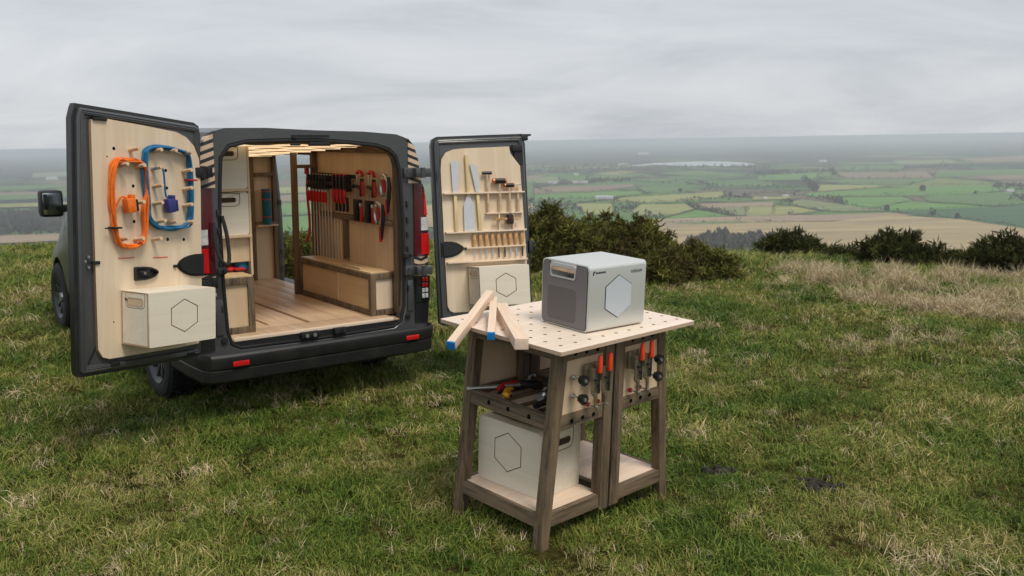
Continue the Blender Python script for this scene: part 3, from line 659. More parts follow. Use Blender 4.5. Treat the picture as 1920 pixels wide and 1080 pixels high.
# ---- grass: tufts scattered by geometry nodes
def blade_mesh(name, n, rad, hmin, hmax, lean, wid, seed, mt):
    rn = random.Random(seed); v, f, tn = [], [], []
    for _ in range(n):
        a = rn.uniform(0, 6.283); q = rad * math.sqrt(rn.random()); x, y = q * math.cos(a), q * math.sin(a)
        h = rn.uniform(hmin, hmax); t = rn.uniform(0, 6.283); ln = h * rn.uniform(.25, lean); w = wid * rn.uniform(.6, 1.2)
        dx_, dy_ = math.cos(t), math.sin(t); sx, sy = -dy_ * w, dx_ * w; i = len(v); tt = rn.random()
        z1, z2 = h * .62, h * rn.uniform(.72, 1.0)
        v += [(x - sx, y - sy, -.01), (x + sx, y + sy, -.01), (x + dx_ * ln * .35 + sx * .8, y + dy_ * ln * .35 + sy * .8, z1), (x + dx_ * ln * .35 - sx * .8, y + dy_ * ln * .35 - sy * .8, z1), (x + dx_ * ln, y + dy_ * ln, z2)]
        f += [(i, i + 1, i + 2, i + 3), (i + 3, i + 2, i + 4)]; tn += [tt] * 5
    me = bpy.data.meshes.new(name); me.from_pydata(v, [], f); me.materials.append(mt)
    at = me.attributes.new('tint', 'FLOAT', 'POINT'); at.data.foreach_set('value', tn)
    return bpy.data.objects.new(name, me)
def grass_mat(name, stops, patch=True):
    m = bpy.data.materials.new(name); m.use_nodes = True; t = m.node_tree; b = t.nodes['Principled BSDF']; b.inputs['Roughness'].default_value = .6; b.inputs['Specular IOR Level'].default_value = .25
    at = N(t, 'ShaderNodeAttribute', attribute_name='tint'); g = N(t, 'ShaderNodeNewGeometry')
    n1 = N(t, 'ShaderNodeTexNoise'); n1.inputs['Scale'].default_value = .75; n1.inputs['Detail'].default_value = 8; n1.inputs['Roughness'].default_value = .70; t.links.new(g.outputs['Position'], n1.inputs['Vector'])
    oi = N(t, 'ShaderNodeObjectInfo')
    a = N(t, 'ShaderNodeMath', operation='MULTIPLY_ADD'); t.links.new(at.outputs['Fac'], a.inputs[0]); a.inputs[1].default_value = .52; 
    mr = N(t, 'ShaderNodeMapRange'); mr.inputs['From Min'].default_value = .39; mr.inputs['From Max'].default_value = .62; mr.inputs['To Max'].default_value = .44; t.links.new(n1.outputs['Fac'], mr.inputs['Value']); t.links.new(mr.outputs[0], a.inputs[2])
    a2 = N(t, 'ShaderNodeMath', operation='MULTIPLY_ADD'); t.links.new(oi.outputs['Random'], a2.inputs[0]); a2.inputs[1].default_value = .14; t.links.new(a.outputs[0], a2.inputs[2])
    r = N(t, 'ShaderNodeValToRGB'); e = r.color_ramp.elements; e[0].position = stops[0][0]; e[0].color = (*stops[0][1], 1); e[1].position = stops[-1][0]; e[1].color = (*stops[-1][1], 1)
    for p, c in stops[1:-1]: k = e.new(p); k.color = (*c, 1)
    t.links.new(a2.outputs[0], r.inputs[0]); t.links.new(r.outputs[0], b.inputs['Base Color'])
    return m
GR = grass_mat('turf_blades', [(.06, (.020, .040, .005)), (.31, (.060, .118, .011)), (.57, (.138, .192, .024)), (.79, (.29, .26, .070)), (.94, (.50, .40, .20))])
ST = grass_mat('straw_blades', [(.05, (.15, .16, .05)), (.4, (.40, .335, .18)), (.9, (.60, .48, .33))])
tufts = [blade_mesh('tuft', 46, .085, .026, .060, 1.9, .0024, 1, GR), blade_mesh('tuft', 42, .10, .016, .040, 3.0, .0026, 2, GR), blade_mesh('tuft', 30, .08, .035, .072, 1.5, .0024, 3, GR), blade_mesh('tuft', 26, .10, .025, .065, 2.4, .0024, 4, ST),
         blade_mesh('tuft', 60, .11, .10, .27, 1.1, .0035, 5, ST), blade_mesh('tuft', 50, .12, .07, .20, 1.6, .0035, 6, ST)]
rg = np.random.RandomState(5)
FEET = [BEN @ Vector(p) for p in ((.03, .10, 0), (.04, .06, 0), (.0, .10, 0), (.0, .05, 0), (.03, .70, 0), (.97, .12, 0), (.97, .06, 0), (.97, .70, 0))]
pts, rot, scl, idx = [], [], [], []
def put(x, y, i, s, tilt=.25):
    pts.append((x, y, hill(x, y))); rot.append((rg.normal(0, tilt), rg.normal(0, tilt), rg.uniform(0, 6.283))); scl.append(s); idx.append(i)
for r0, r1, dens, sc in ((2.9, 5.5, 460, .78), (5.5, 8.5, 300, .90), (8.5, 13, 150, 1.15), (13, 23.5, 62, 1.6)):
    A0 = R(40); area = A0 * (r1 * r1 - r0 * r0)
    for _ in range(int(area * dens)):
        r = math.sqrt(rg.uniform(r0 * r0, r1 * r1)); a = rg.uniform(-A0, A0); x, y = r * math.sin(a), r * math.cos(a)
        nn = mnoise.noise(Vector((x * .8, y * .8, 3.1))) + .5 * mnoise.noise(Vector((x * 3, y * 3, 1)))
        u = rg.rand(); i = 0 if u < .44 else 1 if u < .89 else 2 if u < .965 else 3
        if nn > .40 and u > .78: i = 3
        if nn < -.35 and u < .6: i = 2
        if any((x - q[0]) ** 2 + (y - q[1]) ** 2 < .0052 for q in FEET): continue
        if (x - 1.18) ** 2 + ((y - 5.06) * .8) ** 2 < .005 or (x - 1.69) ** 2 + (y - 4.86) ** 2 < .007: continue
        hum = mnoise.noise(Vector((x * 2.6, y * 2.6, 5.5))) + .5 * mnoise.noise(Vector((x * 6, y * 6, 8.5)))
        if hum < -.45 and rg.rand() < .25: continue
        put(x, y, i, sc * rg.uniform(.7, 1.2) * max(.5, 1 + .55 * hum))
# pale tussocks: the rough patch on the right of the brow, and a few strays
for _ in range(3000):
    px, d = rg.uniform(1400, 2000), rg.uniform(11.0, 15.8)
    x, y = at_px(px, d); w = mnoise.noise(Vector((x * .55, y * .55, 9))) + .55 * (px - 1600) / 400 + .25 - abs(d - 13.6) * .20
    if w < .02 or mnoise.noise(Vector((x * 1.3, y * 1.3, 2))) < .06: continue
    put(x, y, 4 if rg.rand() < .35 else 5, rg.uniform(.5, 1.0), .45)
for _ in range(700):
    px, d = rg.uniform(1180, 1960), rg.uniform(8.6, 13.5); x, y = at_px(px, d)
    if mnoise.noise(Vector((x * .9, y * .9, 4))) < .22: continue
    put(x, y, 5, rg.uniform(.35, .65), .4)
for _ in range(110):
    a, r = rg.uniform(-R(34), R(34)), rg.uniform(4, 12); x, y = r * math.sin(a), r * math.cos(a)
    if mnoise.noise(Vector((x * .9, y * .9, 7))) < .18: continue
    put(x, y, 5, rg.uniform(.2, .38), .5)
me = bpy.data.meshes.new('grass'); me.from_pydata(pts, [], [])
a = me.attributes.new('rot', 'FLOAT_VECTOR', 'POINT'); a.data.foreach_set('vector', np.array(rot, 'f').ravel())
a = me.attributes.new('scl', 'FLOAT', 'POINT'); a.data.foreach_set('value', np.array(scl, 'f'))
a = me.attributes.new('idx', 'INT', 'POINT'); a.data.foreach_set('value', np.array(idx, 'i'))
go = bpy.data.objects.new('grass', me); COL.objects.link(go); tag(go, 'short rough hill grass with straw coloured patches', 'grass', kind='stuff')
ng = bpy.data.node_groups.new('grass_scatter', 'GeometryNodeTree')
ng.interface.new_socket('Geometry', in_out='INPUT', socket_type='NodeSocketGeometry'); ng.interface.new_socket('Geometry', in_out='OUTPUT', socket_type='NodeSocketGeometry')
gi, gout = N(ng, 'NodeGroupInput'), N(ng, 'NodeGroupOutput'); jn = N(ng, 'GeometryNodeJoinGeometry')
def named(nm, ty):
    n = N(ng, 'GeometryNodeInputNamedAttribute', data_type=ty); n.inputs['Name'].default_value = nm; return n.outputs[0]
for i, tobj in enumerate(tufts):
    oi = N(ng, 'GeometryNodeObjectInfo'); oi.inputs['Object'].default_value = tobj; oi.inputs['As Instance'].default_value = True
    ip = N(ng, 'GeometryNodeInstanceOnPoints'); cm = N(ng, 'FunctionNodeCompare', data_type='INT', operation='EQUAL')
    ng.links.new(named('idx', 'INT'), cm.inputs[2]); cm.inputs[3].default_value = i
    ng.links.new(gi.outputs[0], ip.inputs['Points']); ng.links.new(cm.outputs[0], ip.inputs['Selection']); ng.links.new(oi.outputs['Geometry'], ip.inputs['Instance'])
    er = N(ng, 'FunctionNodeEulerToRotation'); ng.links.new(named('rot', 'FLOAT_VECTOR'), er.inputs[0]); ng.links.new(er.outputs[0], ip.inputs['Rotation'])
    ng.links.new(named('scl', 'FLOAT'), ip.inputs['Scale']); ng.links.new(ip.outputs[0], jn.inputs[0])
ng.links.new(jn.outputs[0], gout.inputs[0])
md = go.modifiers.new('scatter', 'NODES'); md.node_group = ng
# bare scrapes of dark earth
SOIL = mat('dark_soil', (.022, .018, .013), .95, var=.4, vscale=40, bump=.5)
for (x, y, n, lab) in ((1.18, 5.06, 26, 'small patch of dark droppings on the grass right of the workbench'), (1.69, 4.86, 34, 'wider scatter of dark clods on the grass further right')):
    b = MB(); rn = random.Random(n)
    for _ in range(n):
        q = rn.uniform(0, .09 if n < 30 else .15); a = rn.uniform(0, 6.28); b.ball((q * math.cos(a), q * math.sin(a) * .8, .018), rn.uniform(.014, .028), u=6, w=4, sc=(1, rn.uniform(.6, 1.3), .7))
    o = b.build('soil_clods', SOIL, None, T3(x, y, hill(x, y))); tag(o, lab, 'soil', kind='stuff')
# haze over the whole valley
hz = MB().box((0, 24000, (VZ - 1 + 3.2) / 2), (100000, 92000, 3.2 - VZ + 1)).mesh('haze', [], False)
hm = bpy.data.materials.new('valley_haze'); hm.use_nodes = True; t = hm.node_tree; t.nodes.clear()
ho = N(t, 'ShaderNodeOutputMaterial'); pv = N(t, 'ShaderNodeVolumePrincipled'); pv.inputs['Color'].default_value = (.855, .925, 1, 1); pv.inputs['Density'].default_value = HAZE = 1.6e-4; pv.inputs['Anisotropy'].default_value = .2
t.links.new(pv.outputs[0], ho.inputs['Volume']); hz.materials.append(hm)
o = bpy.data.objects.new('haze', hz); COL.objects.link(o); tag(o, 'pale winter haze over the valley', 'haze', kind='stuff')

# ================================================================== VAN
van = thing('parked_van', 'dark grey panel van with both rear doors and its side door open', 'van', VAN)
BIG = [(.30, .885), (.45, .915), (.62, .925), (.90, .928), (1.2, .918), (1.45, .893), (1.62, .868), (1.75, .846), (1.85, .814), (1.905, .762), (1.938, .655), (1.956, .38), (1.962, 0)]
RA, FA, WZ, WX, WR = .87, 3.97, .325, .815, .335
# ---- body shell
def shoulder(x, z): return z + .038 * min(1, max(0, (z - 1.45) / .45)) * min(1, max(0, -x / .72))
ys = sorted(set([0, .03, .12, .25] + [RA - .41 + .82 * i / 12 for i in range(13)] + [1.5, 1.55, 1.9, 2.3, 2.45, 2.5, 2.75, 2.95, 3.1, 3.25] + [FA - .41 + .82 * i / 12 for i in range(13)] + [4.45, 4.55, 4.68, 4.78, 4.85]))
def lerp(t, a): 
    for (x0, y0), (x1, y1) in zip(a[:-1], a[1:]):
        if t <= x1: return y0 + (y1 - y0) * max(0, (t - x0)) / (x1 - x0)
    return a[-1][1]
def top_z(y): return lerp(y, [(0, 1.962), (2.7, 1.965), (3.0, 1.94), (3.25, 1.83), (4.05, 1.22), (4.5, 1.05), (4.75, .86), (4.85, .62)])
def wid(y): return lerp(y, [(0, .985), (.12, 1), (3.5, 1), (4.3, .95), (4.65, .84), (4.85, .66)])
def low_z(y):
    z = .30
    for c in (RA, FA):
        d = abs(y - c)
        if d < .40: z = max(z, WZ + math.sqrt(.40 ** 2 - d * d))
    return z
body = MB(); cols = []
for y in ys:
    tz, lw, w = top_z(y), low_z(y), wid(y); pr = []
    for i, (z, x) in enumerate(BIG):
        zz = .30 + (z - .30) * (tz - .30) / 1.662
        zz = max(zz, lw) if zz < .8 else zz
        tumble = x * w * (1 - .05 * max(0, (1.962 - tz)) * (z > 1.2))
        pr.append((tumble, y, zz))
    cols.append(pr)
n = len(BIG); idxs = {}
for s in (-1, 1):
    base = []
    for pr in cols:
        base.append(len(body.v)); body.v += [(s * p[0], p[1], shoulder(s * p[0], p[2])) for p in pr]
    for a in range(len(ys) - 1):
        for i in range(n - 1):
            ym, zm = (ys[a] + ys[a + 1]) / 2, BIG[i][0]
            if s > 0 and 1.5 <= ys[a] and ys[a + 1] <= 2.75 and .44 < zm < 1.75: continue
            m = 0
            if 2.9 < ym < 3.6 and 1.15 < zm < 1.7: m = 1
            if 3.25 < ym < 4.05 and zm >= 1.9: m = 1
            if zm < .45: m = 2
            q = (base[a] + i, base[a + 1] + i, base[a + 1] + i + 1, base[a] + i + 1)
            body.f.append(q); body.m.append(m)
# nose
k = len(cols) - 1
body.f.append(tuple([len(body.v) // 2 * 0 + k * n + i for i in range(n)])); body.m.append(0)
h2 = len(body.v) // 2; body.f.append(tuple([h2 + k * n + i for i in range(n)])); body.m.append(0)
body.build('body', [PAINT, GLASS, PLASTIC], van)
# floor pan, inner arches and cab block: dark boxes added for shade under the van
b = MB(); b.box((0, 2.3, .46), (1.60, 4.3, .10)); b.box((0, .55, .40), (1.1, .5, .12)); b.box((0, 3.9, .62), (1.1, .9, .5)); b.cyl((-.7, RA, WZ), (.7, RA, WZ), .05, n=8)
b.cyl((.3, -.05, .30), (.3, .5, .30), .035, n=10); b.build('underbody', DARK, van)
# ---- rear frame: ring between the body outline and the door opening
op = [(-.60, .50), (-.66, .53), (-.685, .62), (-.70, .95), (-.705, 1.35), (-.69, 1.62), (-.678, 1.775), (-.625, 1.848), (-.50, 1.878), (-.25, 1.885), (0, 1.887), (.25, 1.872), (.47, 1.852), (.575, 1.822), (.635, 1.77), (.662, 1.68), (.688, 1.35), (.697, .95), (.690, .65), (.665, .54), (.60, .50), (.3, .495), (0, .49), (-.3, .495)]
outl = [(x * .985, z) for z, x in BIG if z > .3]; outl = [( .88, .36)] + outl[1:]
outline = outl + [(-x, z) for x, z in outl[:-1]][::-1]; outline = [(x, shoulder(x, z)) for x, z in outline]
fr_ = MB(); fr_.plate(outline, [(op, None, .10, 1, 1)], X=None, th=.02)
# remove the bottom of the opening pocket: rebuilt as a through cut
fr_ = MB()
def ring(mb, o, i, y, m): 
    bm = bmesh.new(); ed = []
    for pl in (o, i):
        v = [bm.verts.new((p[0], y, p[1])) for p in pl]; ed += [bm.edges.new((v[k], v[(k + 1) % len(v)])) for k in range(len(v))]
    bmesh.ops.triangle_fill(bm, edges=ed, use_beauty=True, normal=(0, -1, 0)); bm.verts.index_update()
    mb.add([v.co.copy() for v in bm.verts], [[v.index for v in f.verts] for f in bm.faces], m); bm.free()
def band(mb, a, ya, b, yb, m):
    k = len(a); vs = [(p[0], ya, p[1]) for p in a] + [(p[0], yb, p[1]) for p in b]
    mb.add(vs, [(i, (i + 1) % k, k + (i + 1) % k, k + i) for i in range(k)], m)
op1 = inset_poly(op, -.022)
ring(fr_, outline, op1, -.006, 0); band(fr_, op1, -.006, op, .012, 0); op2 = inset_poly(op, .004); band(fr_, op, .012, op2, .07, 0)
fr_.build('rear_frame', [PAINTIN, PLASTIC], van, ang=40)
sl_ = MB(); sl_.tube([(p[0], .004, p[1]) for p in inset_poly(op, -.004)], .013, 8, closed=True); sl_.build('door_seal', RUBBER, van)
b = MB(); b.box((-.02, -.008, 1.923), (.235, .012, .014)); b.box((-.165, -.009, 1.918), (.035, .014, .022)); b.build('brake_light', BLK, van)
b = MB(); b.box((.02, -.012, 1.868), (.16, .03, .026), bev=.005); b.box((-.16, -.010, 1.866), (.07, .02, .018), bev=.004); b.build('latch_striker', PLASTIC, van)
# ---- stripe wrapped rear corners, tail lamps
def corner(z0, z1, x0, off, m_name, mt, right=True, x1=None, y1=.10, parent=van, cuts=10):
    sg = 1 if right else -1; b = MB(); P = []
    for i in range(cuts + 1):
        z = z0 + (z1 - z0) * i / cuts; xe = lerp(z, [(zz, xx * .985) for zz, xx in BIG]) + off; xa = min(x0, xe - .012)
        xe = xe if x1 is None else min(xe, x1)
        P += [(sg * xa, -.008 - off, z), (sg * (xe - .014), -.010 - off, z), (sg * (xe - .004), -.002 - off, z), (sg * xe, .02, z), (sg * (xe + .001), y1, z), (sg * xa, y1, z)]
    P = [(x, y, shoulder(x, z)) for x, y, z in P]; fs = []
    for i in range(cuts):
        for j in range(6): fs.append((i * 6 + j, i * 6 + (j + 1) % 6, i * 6 + 6 + (j + 1) % 6, i * 6 + 6 + j))
    fs += [tuple(range(6)), tuple(cuts * 6 + j for j in range(6))]
    b.add(P, fs); return b.build(m_name, mt, parent, ang=50)
for rgt in (True, False):
    sg = 1 if rgt else -1
    corner(1.575, 1.915, .742 if rgt else .732, .004, 'striped_panel', PINKW, rgt, y1=.22, cuts=14)
    corner(.955, 1.015, .785 if rgt else .757, .004, 'striped_panel', PINKW, rgt, y1=.22, cuts=4)
    corner(.865, .890, .785 if rgt else .757, .004, 'striped_panel', PINKW, rgt, y1=.22, cuts=3)
    L = corner(1.02, 1.57, .785 if rgt else .757, .010, 'tail_lamp', DREDL, rgt, y1=.16)
    corner(1.03, 1.19, .842 if rgt else .80, .0145, 'brake_lens', REDL, rgt, y1=.12, parent=L, cuts=4)
    corner(1.215, 1.315, .842 if rgt else .80, .0145, 'indicator_lens', WHITEL, rgt, y1=.12, parent=L, cuts=4)
    corner(1.205, 1.215, .840, .0148, 'lens_bar', BLK, rgt, y1=.12, parent=L, cuts=1)
    corner(1.33, 1.55, .868, .0145, 'side_lens', REDL, rgt, y1=.12, parent=L, cuts=4)
    Q = corner(.66, .862, .785, .012, 'lower_lamp', GLASS, rgt, y1=.16, cuts=5)
    for zi in range(4):
        for xi in range(2):
            b = MB(); b.box((sg * (.853 + xi * .029), -.027, .838 - zi * .043), (.024, .012, .034), bev=.004)
            b.build('lamp_cell', REDL if zi < 2 else WHITEL, Q)
    corner(.50, .655, .785, .006, 'corner_trim', PLASTIC, rgt, y1=.16, cuts=4)
    for z, h in ((1.655 if rgt else 1.69, .075), (.915 if rgt else .965, .072)):
        hg = MB()
        if rgt: hg.box((sg * .745, -.02, z), (.10, .03, h), bev=.006)
        hg.box((sg * .80, -.05, z), (.06, .06, h * .94), bev=.008)
        hg.cyl((sg * .83, -.075, z - h * .52), (sg * .83, -.075, z + h * .52), .022, n=12); hg.box((sg * .862, -.085, z), (.07, .022, h * .86), bev=.004)
        for q in ((-.3, .3) if rgt else ()): hg.cyl((sg * .72, -.034, z + q * h), (sg * .72, -.042, z + q * h), .009, n=8)
        [hg.box((sg * (.775 + .022 * q), -.078, z), (.010, .012, h * .9), bev=.002) for q in range(4)] if not rgt else None; hg.build('door_hinge', PAINTIN if rgt else PLASTIC, van)
    for z in (1.42, 1.30, 1.19, 1.08, .78):
        b = MB(); b.box((sg * .725, -.014, z), (.014, .018, .045), bev=.003); b.build('frame_clip', DSTEEL, van)
    b = MB(); b.box((sg * .715, -.012, 1.035), (.06, .02, .05), bev=.008); b.cyl((sg * .70, -.022, 1.035), (sg * .70, -.05, 1.035), .014, n=10); b.cyl((sg * .745, -.02, 1.03), (sg * .745, -.045, 1.03), .010, n=8); b.build('door_check', DSTEEL, van)
    b = MB(); b.cyl((sg * .72, -.02, .56), (sg * .72, .0, .56), .022, n=12); b.cyl((sg * .72, -.026, .56), (sg * .72, -.02, .56), .010, n=8); b.build('rubber_stop', RUBBER, van)
    b = MB(); b.box((sg * .745, -.012, .72), (.05, .012, .24), bev=.004); b.build('hinge_channel', PAINTIN, van)
b = MB(); b.tube(spline([(-.77, -.05, 1.36), (-.775, -.09, 1.23), (-.76, -.12, 1.13), (-.72, -.12, 1.09), (-.69, -.09, 1.13), (-.685, -.05, 1.28), (-.70, -.02, 1.40)], 7), .013, 8); b.build('door_strap', RUBBER, van)
# ---- bumper
prof = [(.03, .435), (-.06, .445), (-.125, .482), (-.150, .492), (-.164, .478), (-.168, .455), (-.150, .398), (-.136, .392), (-.148, .384), (-.140, .312), (-.09, .285), (.03, .28)]
sec = [(-.925, .62), (-.925, .30), (-.918, .14), (-.90, .06), (-.86, .022), (-.76, .006), (-.4, 0), (0, -.004), (.4, 0), (.76, .006), (.86, .022), (.90, .06), (.918, .14), (.925, .30), (.925, .62)]
b = MB(); k = len(prof)
for (x, yo) in sec:
    dirx = 1 if x > 0 else -1; wrap = min(1, max(0, (yo - .02) / .12))
    for (y, z) in prof:
        xx = x - dirx * wrap * (y + .166) * .45
        b.v.append((xx, y * (1 - wrap) + (-.10) * wrap + yo, z))
for i in range(len(sec) - 1):
    for j in range(k - 1): b.f.append((i * k + j, i * k + j + 1, (i + 1) * k + j + 1, (i + 1) * k + j)); b.m.append(0)
bumper = b.build('rear_bumper', BUMP, van, ang=28)
for sg in (-1, 1):
    b = MB(); b.box((sg * .668, -.156, .428), (.112, .022, .034), bev=.005); b.build('reflector', REDL, bumper)
b = MB(); b.plate([(-.78, 0), (.78, 0), (.78, .10), (-.78, .10)], [], X=T3(0, -.004, .44)); b.build('sill_panel', PLASTIC, van)
for x, w in ((-.10, .14), (.135, .10)):
    b = MB(); b.box((x, -.018, .525), (w, .035, .045), bev=.006); o = b.build('sill_latch', PLASTIC, van)
    for q in (0, 1): b = MB(); b.cyl((x - .03 + q * .06, -.042, .522), (x - .03 + q * .06, -.034, .522), .014, n=12); b.build('latch_roller', STEEL if x < 0 else DSTEEL, o)
# ---- wheels
tyre_p = [(.205, -.095), (.225, -.105), (.275, -.112), (.312, -.104), (.330, -.085), (.335, -.06), (.335, .06), (.330, .085), (.312, .104), (.275, .112), (.225, .105), (.205, .095)]
rim_p = [(.0, -.055), (.04, -.058), (.055, -.05), (.09, -.045), (.12, -.058), (.16, -.052), (.185, -.085), (.207, -.10), (.212, -.104), (.212, -.085), (.195, -.06), (.195, .09)]
def wheel(x, y, first=None):
    sg = 1 if x > 0 else -1; M = T3(x, y, WZ) @ Matrix.Rotation(R(90), 4, 'Z')
    if sg > 0: M = M @ Matrix.Rotation(R(180), 4, 'Z')
    # local y axis points along the van's x; outer face at -y
    w = sub(van, 'wheel', T3(x, y, WZ) @ Matrix.Rotation(R(-90 if sg < 0 else 90), 4, 'Z'))
    if first:
        for s in first: share(s, w, I4)
        return
    b = MB(); b.lathe(tyre_p, 40)
    for i in range(40):
        t = 2 * math.pi * i / 40
        for q, o_ in ((-.07, 0), (-.025, .5), (.025, 0), (.07, .5)):
            tt = t + o_ * .157; b.box((.3365 * math.cos(tt), q, .3365 * math.sin(tt)), (.012, .036, .036), rot=Matrix.Rotation(-tt, 3, 'Y'))
    ty = b.build('tyre', RUBBER, w)
    b = MB(); b.lathe(rim_p, 40)
    for i in range(10):
        t = 2 * math.pi * i / 10; b.bar((.06 * math.cos(t), -.062, .06 * math.sin(t)), (.185 * math.cos(t), -.078, .185 * math.sin(t)), .034, .016, bev=.004, side=(-math.sin(t), 0, math.cos(t)))
    rm = b.build('rim', RIM, w)
    b = MB(); b.cyl((0, -.055, 0), (0, -.085, 0), .05, .042, 16); [b.cyl((.075 * math.cos(q), -.05, .075 * math.sin(q)), (.075 * math.cos(q), -.07, .075 * math.sin(q)), .011, n=6) for q in [i * 1.2566 for i in range(5)]]
    hb = b.build('hub_cap', STEEL, w)
    return [ty, rm, hb]
w0 = wheel(-WX, RA); wheel(WX, RA, w0); wheel(-WX, FA, w0); wheel(WX, FA, w0)
for sg in (-1, 1):
    for y in (RA, FA):
        b = MB(); A = [math.pi * i / 14 for i in range(15)]
        vs = [(sg * .58, y + .405 * math.cos(q), WZ + .405 * math.sin(q)) for q in A] + [(sg * .885, y + .405 * math.cos(q), WZ + .405 * math.sin(q)) for q in A]
        b.add(vs, [(i, i + 1, 16 + i, 15 + i) for i in range(14)] + [tuple(range(15))]); b.build('wheel_arch_liner', DARK, van)
# ---- wing mirrors
for sg in (-1, 1):
    b = MB(); b.box((sg * 1.045, 3.36, 1.30), (.20, .13, .245), bev=.035); b.box((sg * .93, 3.38, 1.25), (.12, .06, .07), bev=.015); mr_ = b.build('wing_mirror', PLASTIC, van)
    b = MB(); b.box((sg * 1.045, 3.296, 1.30), (.155, .012, .20), bev=.004); b.build('mirror_glass', MIRROR, mr_)
    b = MB(); b.box((sg * .885, 3.30, 1.14), (.02, .30, .06), bev=.008); b.build('door_trim', PAINT, van)
# ---- cargo floor
fl = MB(); fl.box((0, 1.22, .535), (1.40, 2.40, .02)); floor = fl.build('cargo_floor', EDGE, van)
xs = [-.70 + i * .14 for i in range(11)]
for i in range(10):
    b = MB(); b.box(((xs[i] + xs[i + 1]) / 2, 1.32, .5525), (.1375, 2.16, .015), bev=.0015); b.build('plank', FLOORW, floor)
b = MB(); b.box((-.02, .125, .5525), (1.27, .225, .015), bev=.0015); b.build('threshold_board', FLOORW, floor)
b = MB(); b.box((-.02, .022, .546), (1.25, .030, .030), bev=.004); b.build('sill_board', PLYX, floor)
for x, y0, y1 in ((.013, .23, 1.25), (-.27, .33, 1.1)):
    b = MB(); b.box((x, (y0 + y1) / 2, .561), (.022, y1 - y0, .004)); b.build('floor_track', GROOVE, floor)
# ---- wall linings
b = MB(); b.box((-.735, 1.2, 1.15), (.012, 2.36, 1.24)); b.build('side_lining', WARM, van)
rw = MB(); rw.box((.728, .80, 1.20), (.012, 1.40, 1.31)); lining = rw.build('side_lining', WARM, van)
def tim(nm, c, d, ax='Z', p=None, mt=None, bev=.003):
    b = MB(); b.box(c, d, bev=bev); return b.build(nm, mt or {'X': STAINZ, 'Y': FRAMEY, 'Z': STAINZ}[ax], p or van)
tim('frame_rail', (.70, .80, 1.815), (.045, 1.42, .045), 'Y', lining); tim('frame_rail', (.700, .80, 1.262), (.05, 1.36, .040), 'Y', lining)
tim('frame_post', (.695, .085, 1.20), (.05, .045, 1.24), 'Z', lining); tim('frame_post', (.70, 1.49, 1.18), (.05, .05, 1.22), 'Z', lining); tim('frame_post', (.705, .93, 1.075), (.04, .045, .33), 'Z', lining)
b = MB(); b.box((.716, .47, 1.068), (.012, .80, .355)); b.build('lining_panel', WARM, lining)
for i in range(8):
    b = MB(); b.box((.705, 1.015 + i * .055, 1.07 if i < 7 else 1.07), (.014, .026, .36), bev=.002); b.build('batten', PLY, lining)
tim('partition_post', (.485, 1.43, 1.18), (.045, .045, 1.26), 'Z'); tim('partition_rail', (.60, 1.45, 1.665), (.20, .035, .030), 'X')
# ---- storage bench on the right
sb = MB(); hb = .324; z0 = .56
for y in (.165, 1.40): sb.box((.513, y, z0 + hb / 2), (.045, .045, hb), bev=.003)
sb.box((.513, .78, z0 + .022), (.045, 1.19, .044), bev=.003); sb.box((.513, .78, z0 + hb - .022), (.045, 1.19, .044), bev=.003)
sb.box((.62, .165, z0 + .022), (.17, .045, .044), bev=.003); sb.box((.62, .165, z0 + hb - .022), (.17, .045, .044), bev=.003); sb.box((.70, .165, z0 + hb / 2), (.03, .045, hb), bev=.003)
bench_ = sb.build('storage_bench', FRAMEZ, van)
b = MB(); b.box((.508, .45, z0 + hb / 2), (.014, .50, hb - .09)); b.build('sliding_panel', WARMY, bench_); b = MB(); b.box((.516, 1.02, z0 + hb / 2), (.014, .70, hb - .09)); b.build('sliding_panel', WARMY, bench_)
b = MB(); b.box((.503, .70, z0 + hb / 2), (.006, .012, hb - .09)); b.build('panel_edge', PLY, bench_)
b = MB(); b.box((.612, .167, z0 + hb / 2), (.150, .02, hb - .09)); b.build('end_panel', PLY, bench_)
b = MB(); b.box((.613, .78, z0 + hb + .002), (.215, 1.22, .014), bev=.002); b.build('bench_lid', WARMY, bench_)
b = MB(); b.box((.535, .52, z0 + hb + .017), (.030, .30, .014), bev=.003); b.build('lid_handle', FLOORW, bench_)
# ---- shelving on the left
su = MB()
for z in (1.225, 1.548, 1.86): su.box((-.555, 1.0, z), (.355, 1.45, .016))
for y in (.30, 1.72): su.box((-.375, y + .02, 1.40), (.016, .03, .92))
su.box((-.72, 1.0, 1.40), (.016, 1.45, .92)); shelf = su.build('shelf_unit', WARM, van)
b = MB(); b.box((-.485, .335, 1.128), (.235, .016, .175)); b.build('front_panel', WARM, shelf)
b = MB(); b.box((-.615, .325, 1.09), (.022, .02, .29), bev=.002); b.build('edge_strip', PLY, shelf)
b = MB(); b.box((-.50, .70, 1.042), (.27, .74, .012)); b.box((-.50, .95, .99), (.27, .012, .10)); b.box((-.375, .70, .99), (.012, .72, .10)); b.build('cubby', WARM, shelf)
lb = MB()
for x in (-.455, -.70): lb.box((x, .165, .755), (.045, .045, .39), bev=.003)
lb.box((-.575, .165, .583), (.20, .045, .045), bev=.003); lb.box((-.575, .165, .93), (.20, .045, .05), bev=.003); lb.box((-.455, .95, .93), (.045, 1.52, .045), bev=.003); lb.box((-.455, .95, .583), (.045, 1.52, .045), bev=.003)
low = lb.build('storage_box', FRAMEZ, van)
b = MB(); b.box((-.575, .168, .757), (.205, .016, .31)); b.build('end_panel', WARM, low); b = MB(); b.box((-.452, .95, .757), (.014, 1.5, .31)); b.build('side_panel', WARM, low)
b = MB(); b.box((-.58, .93, .958), (.28, 1.57, .012), bev=.002); b.build('box_lid', WARMY, low)
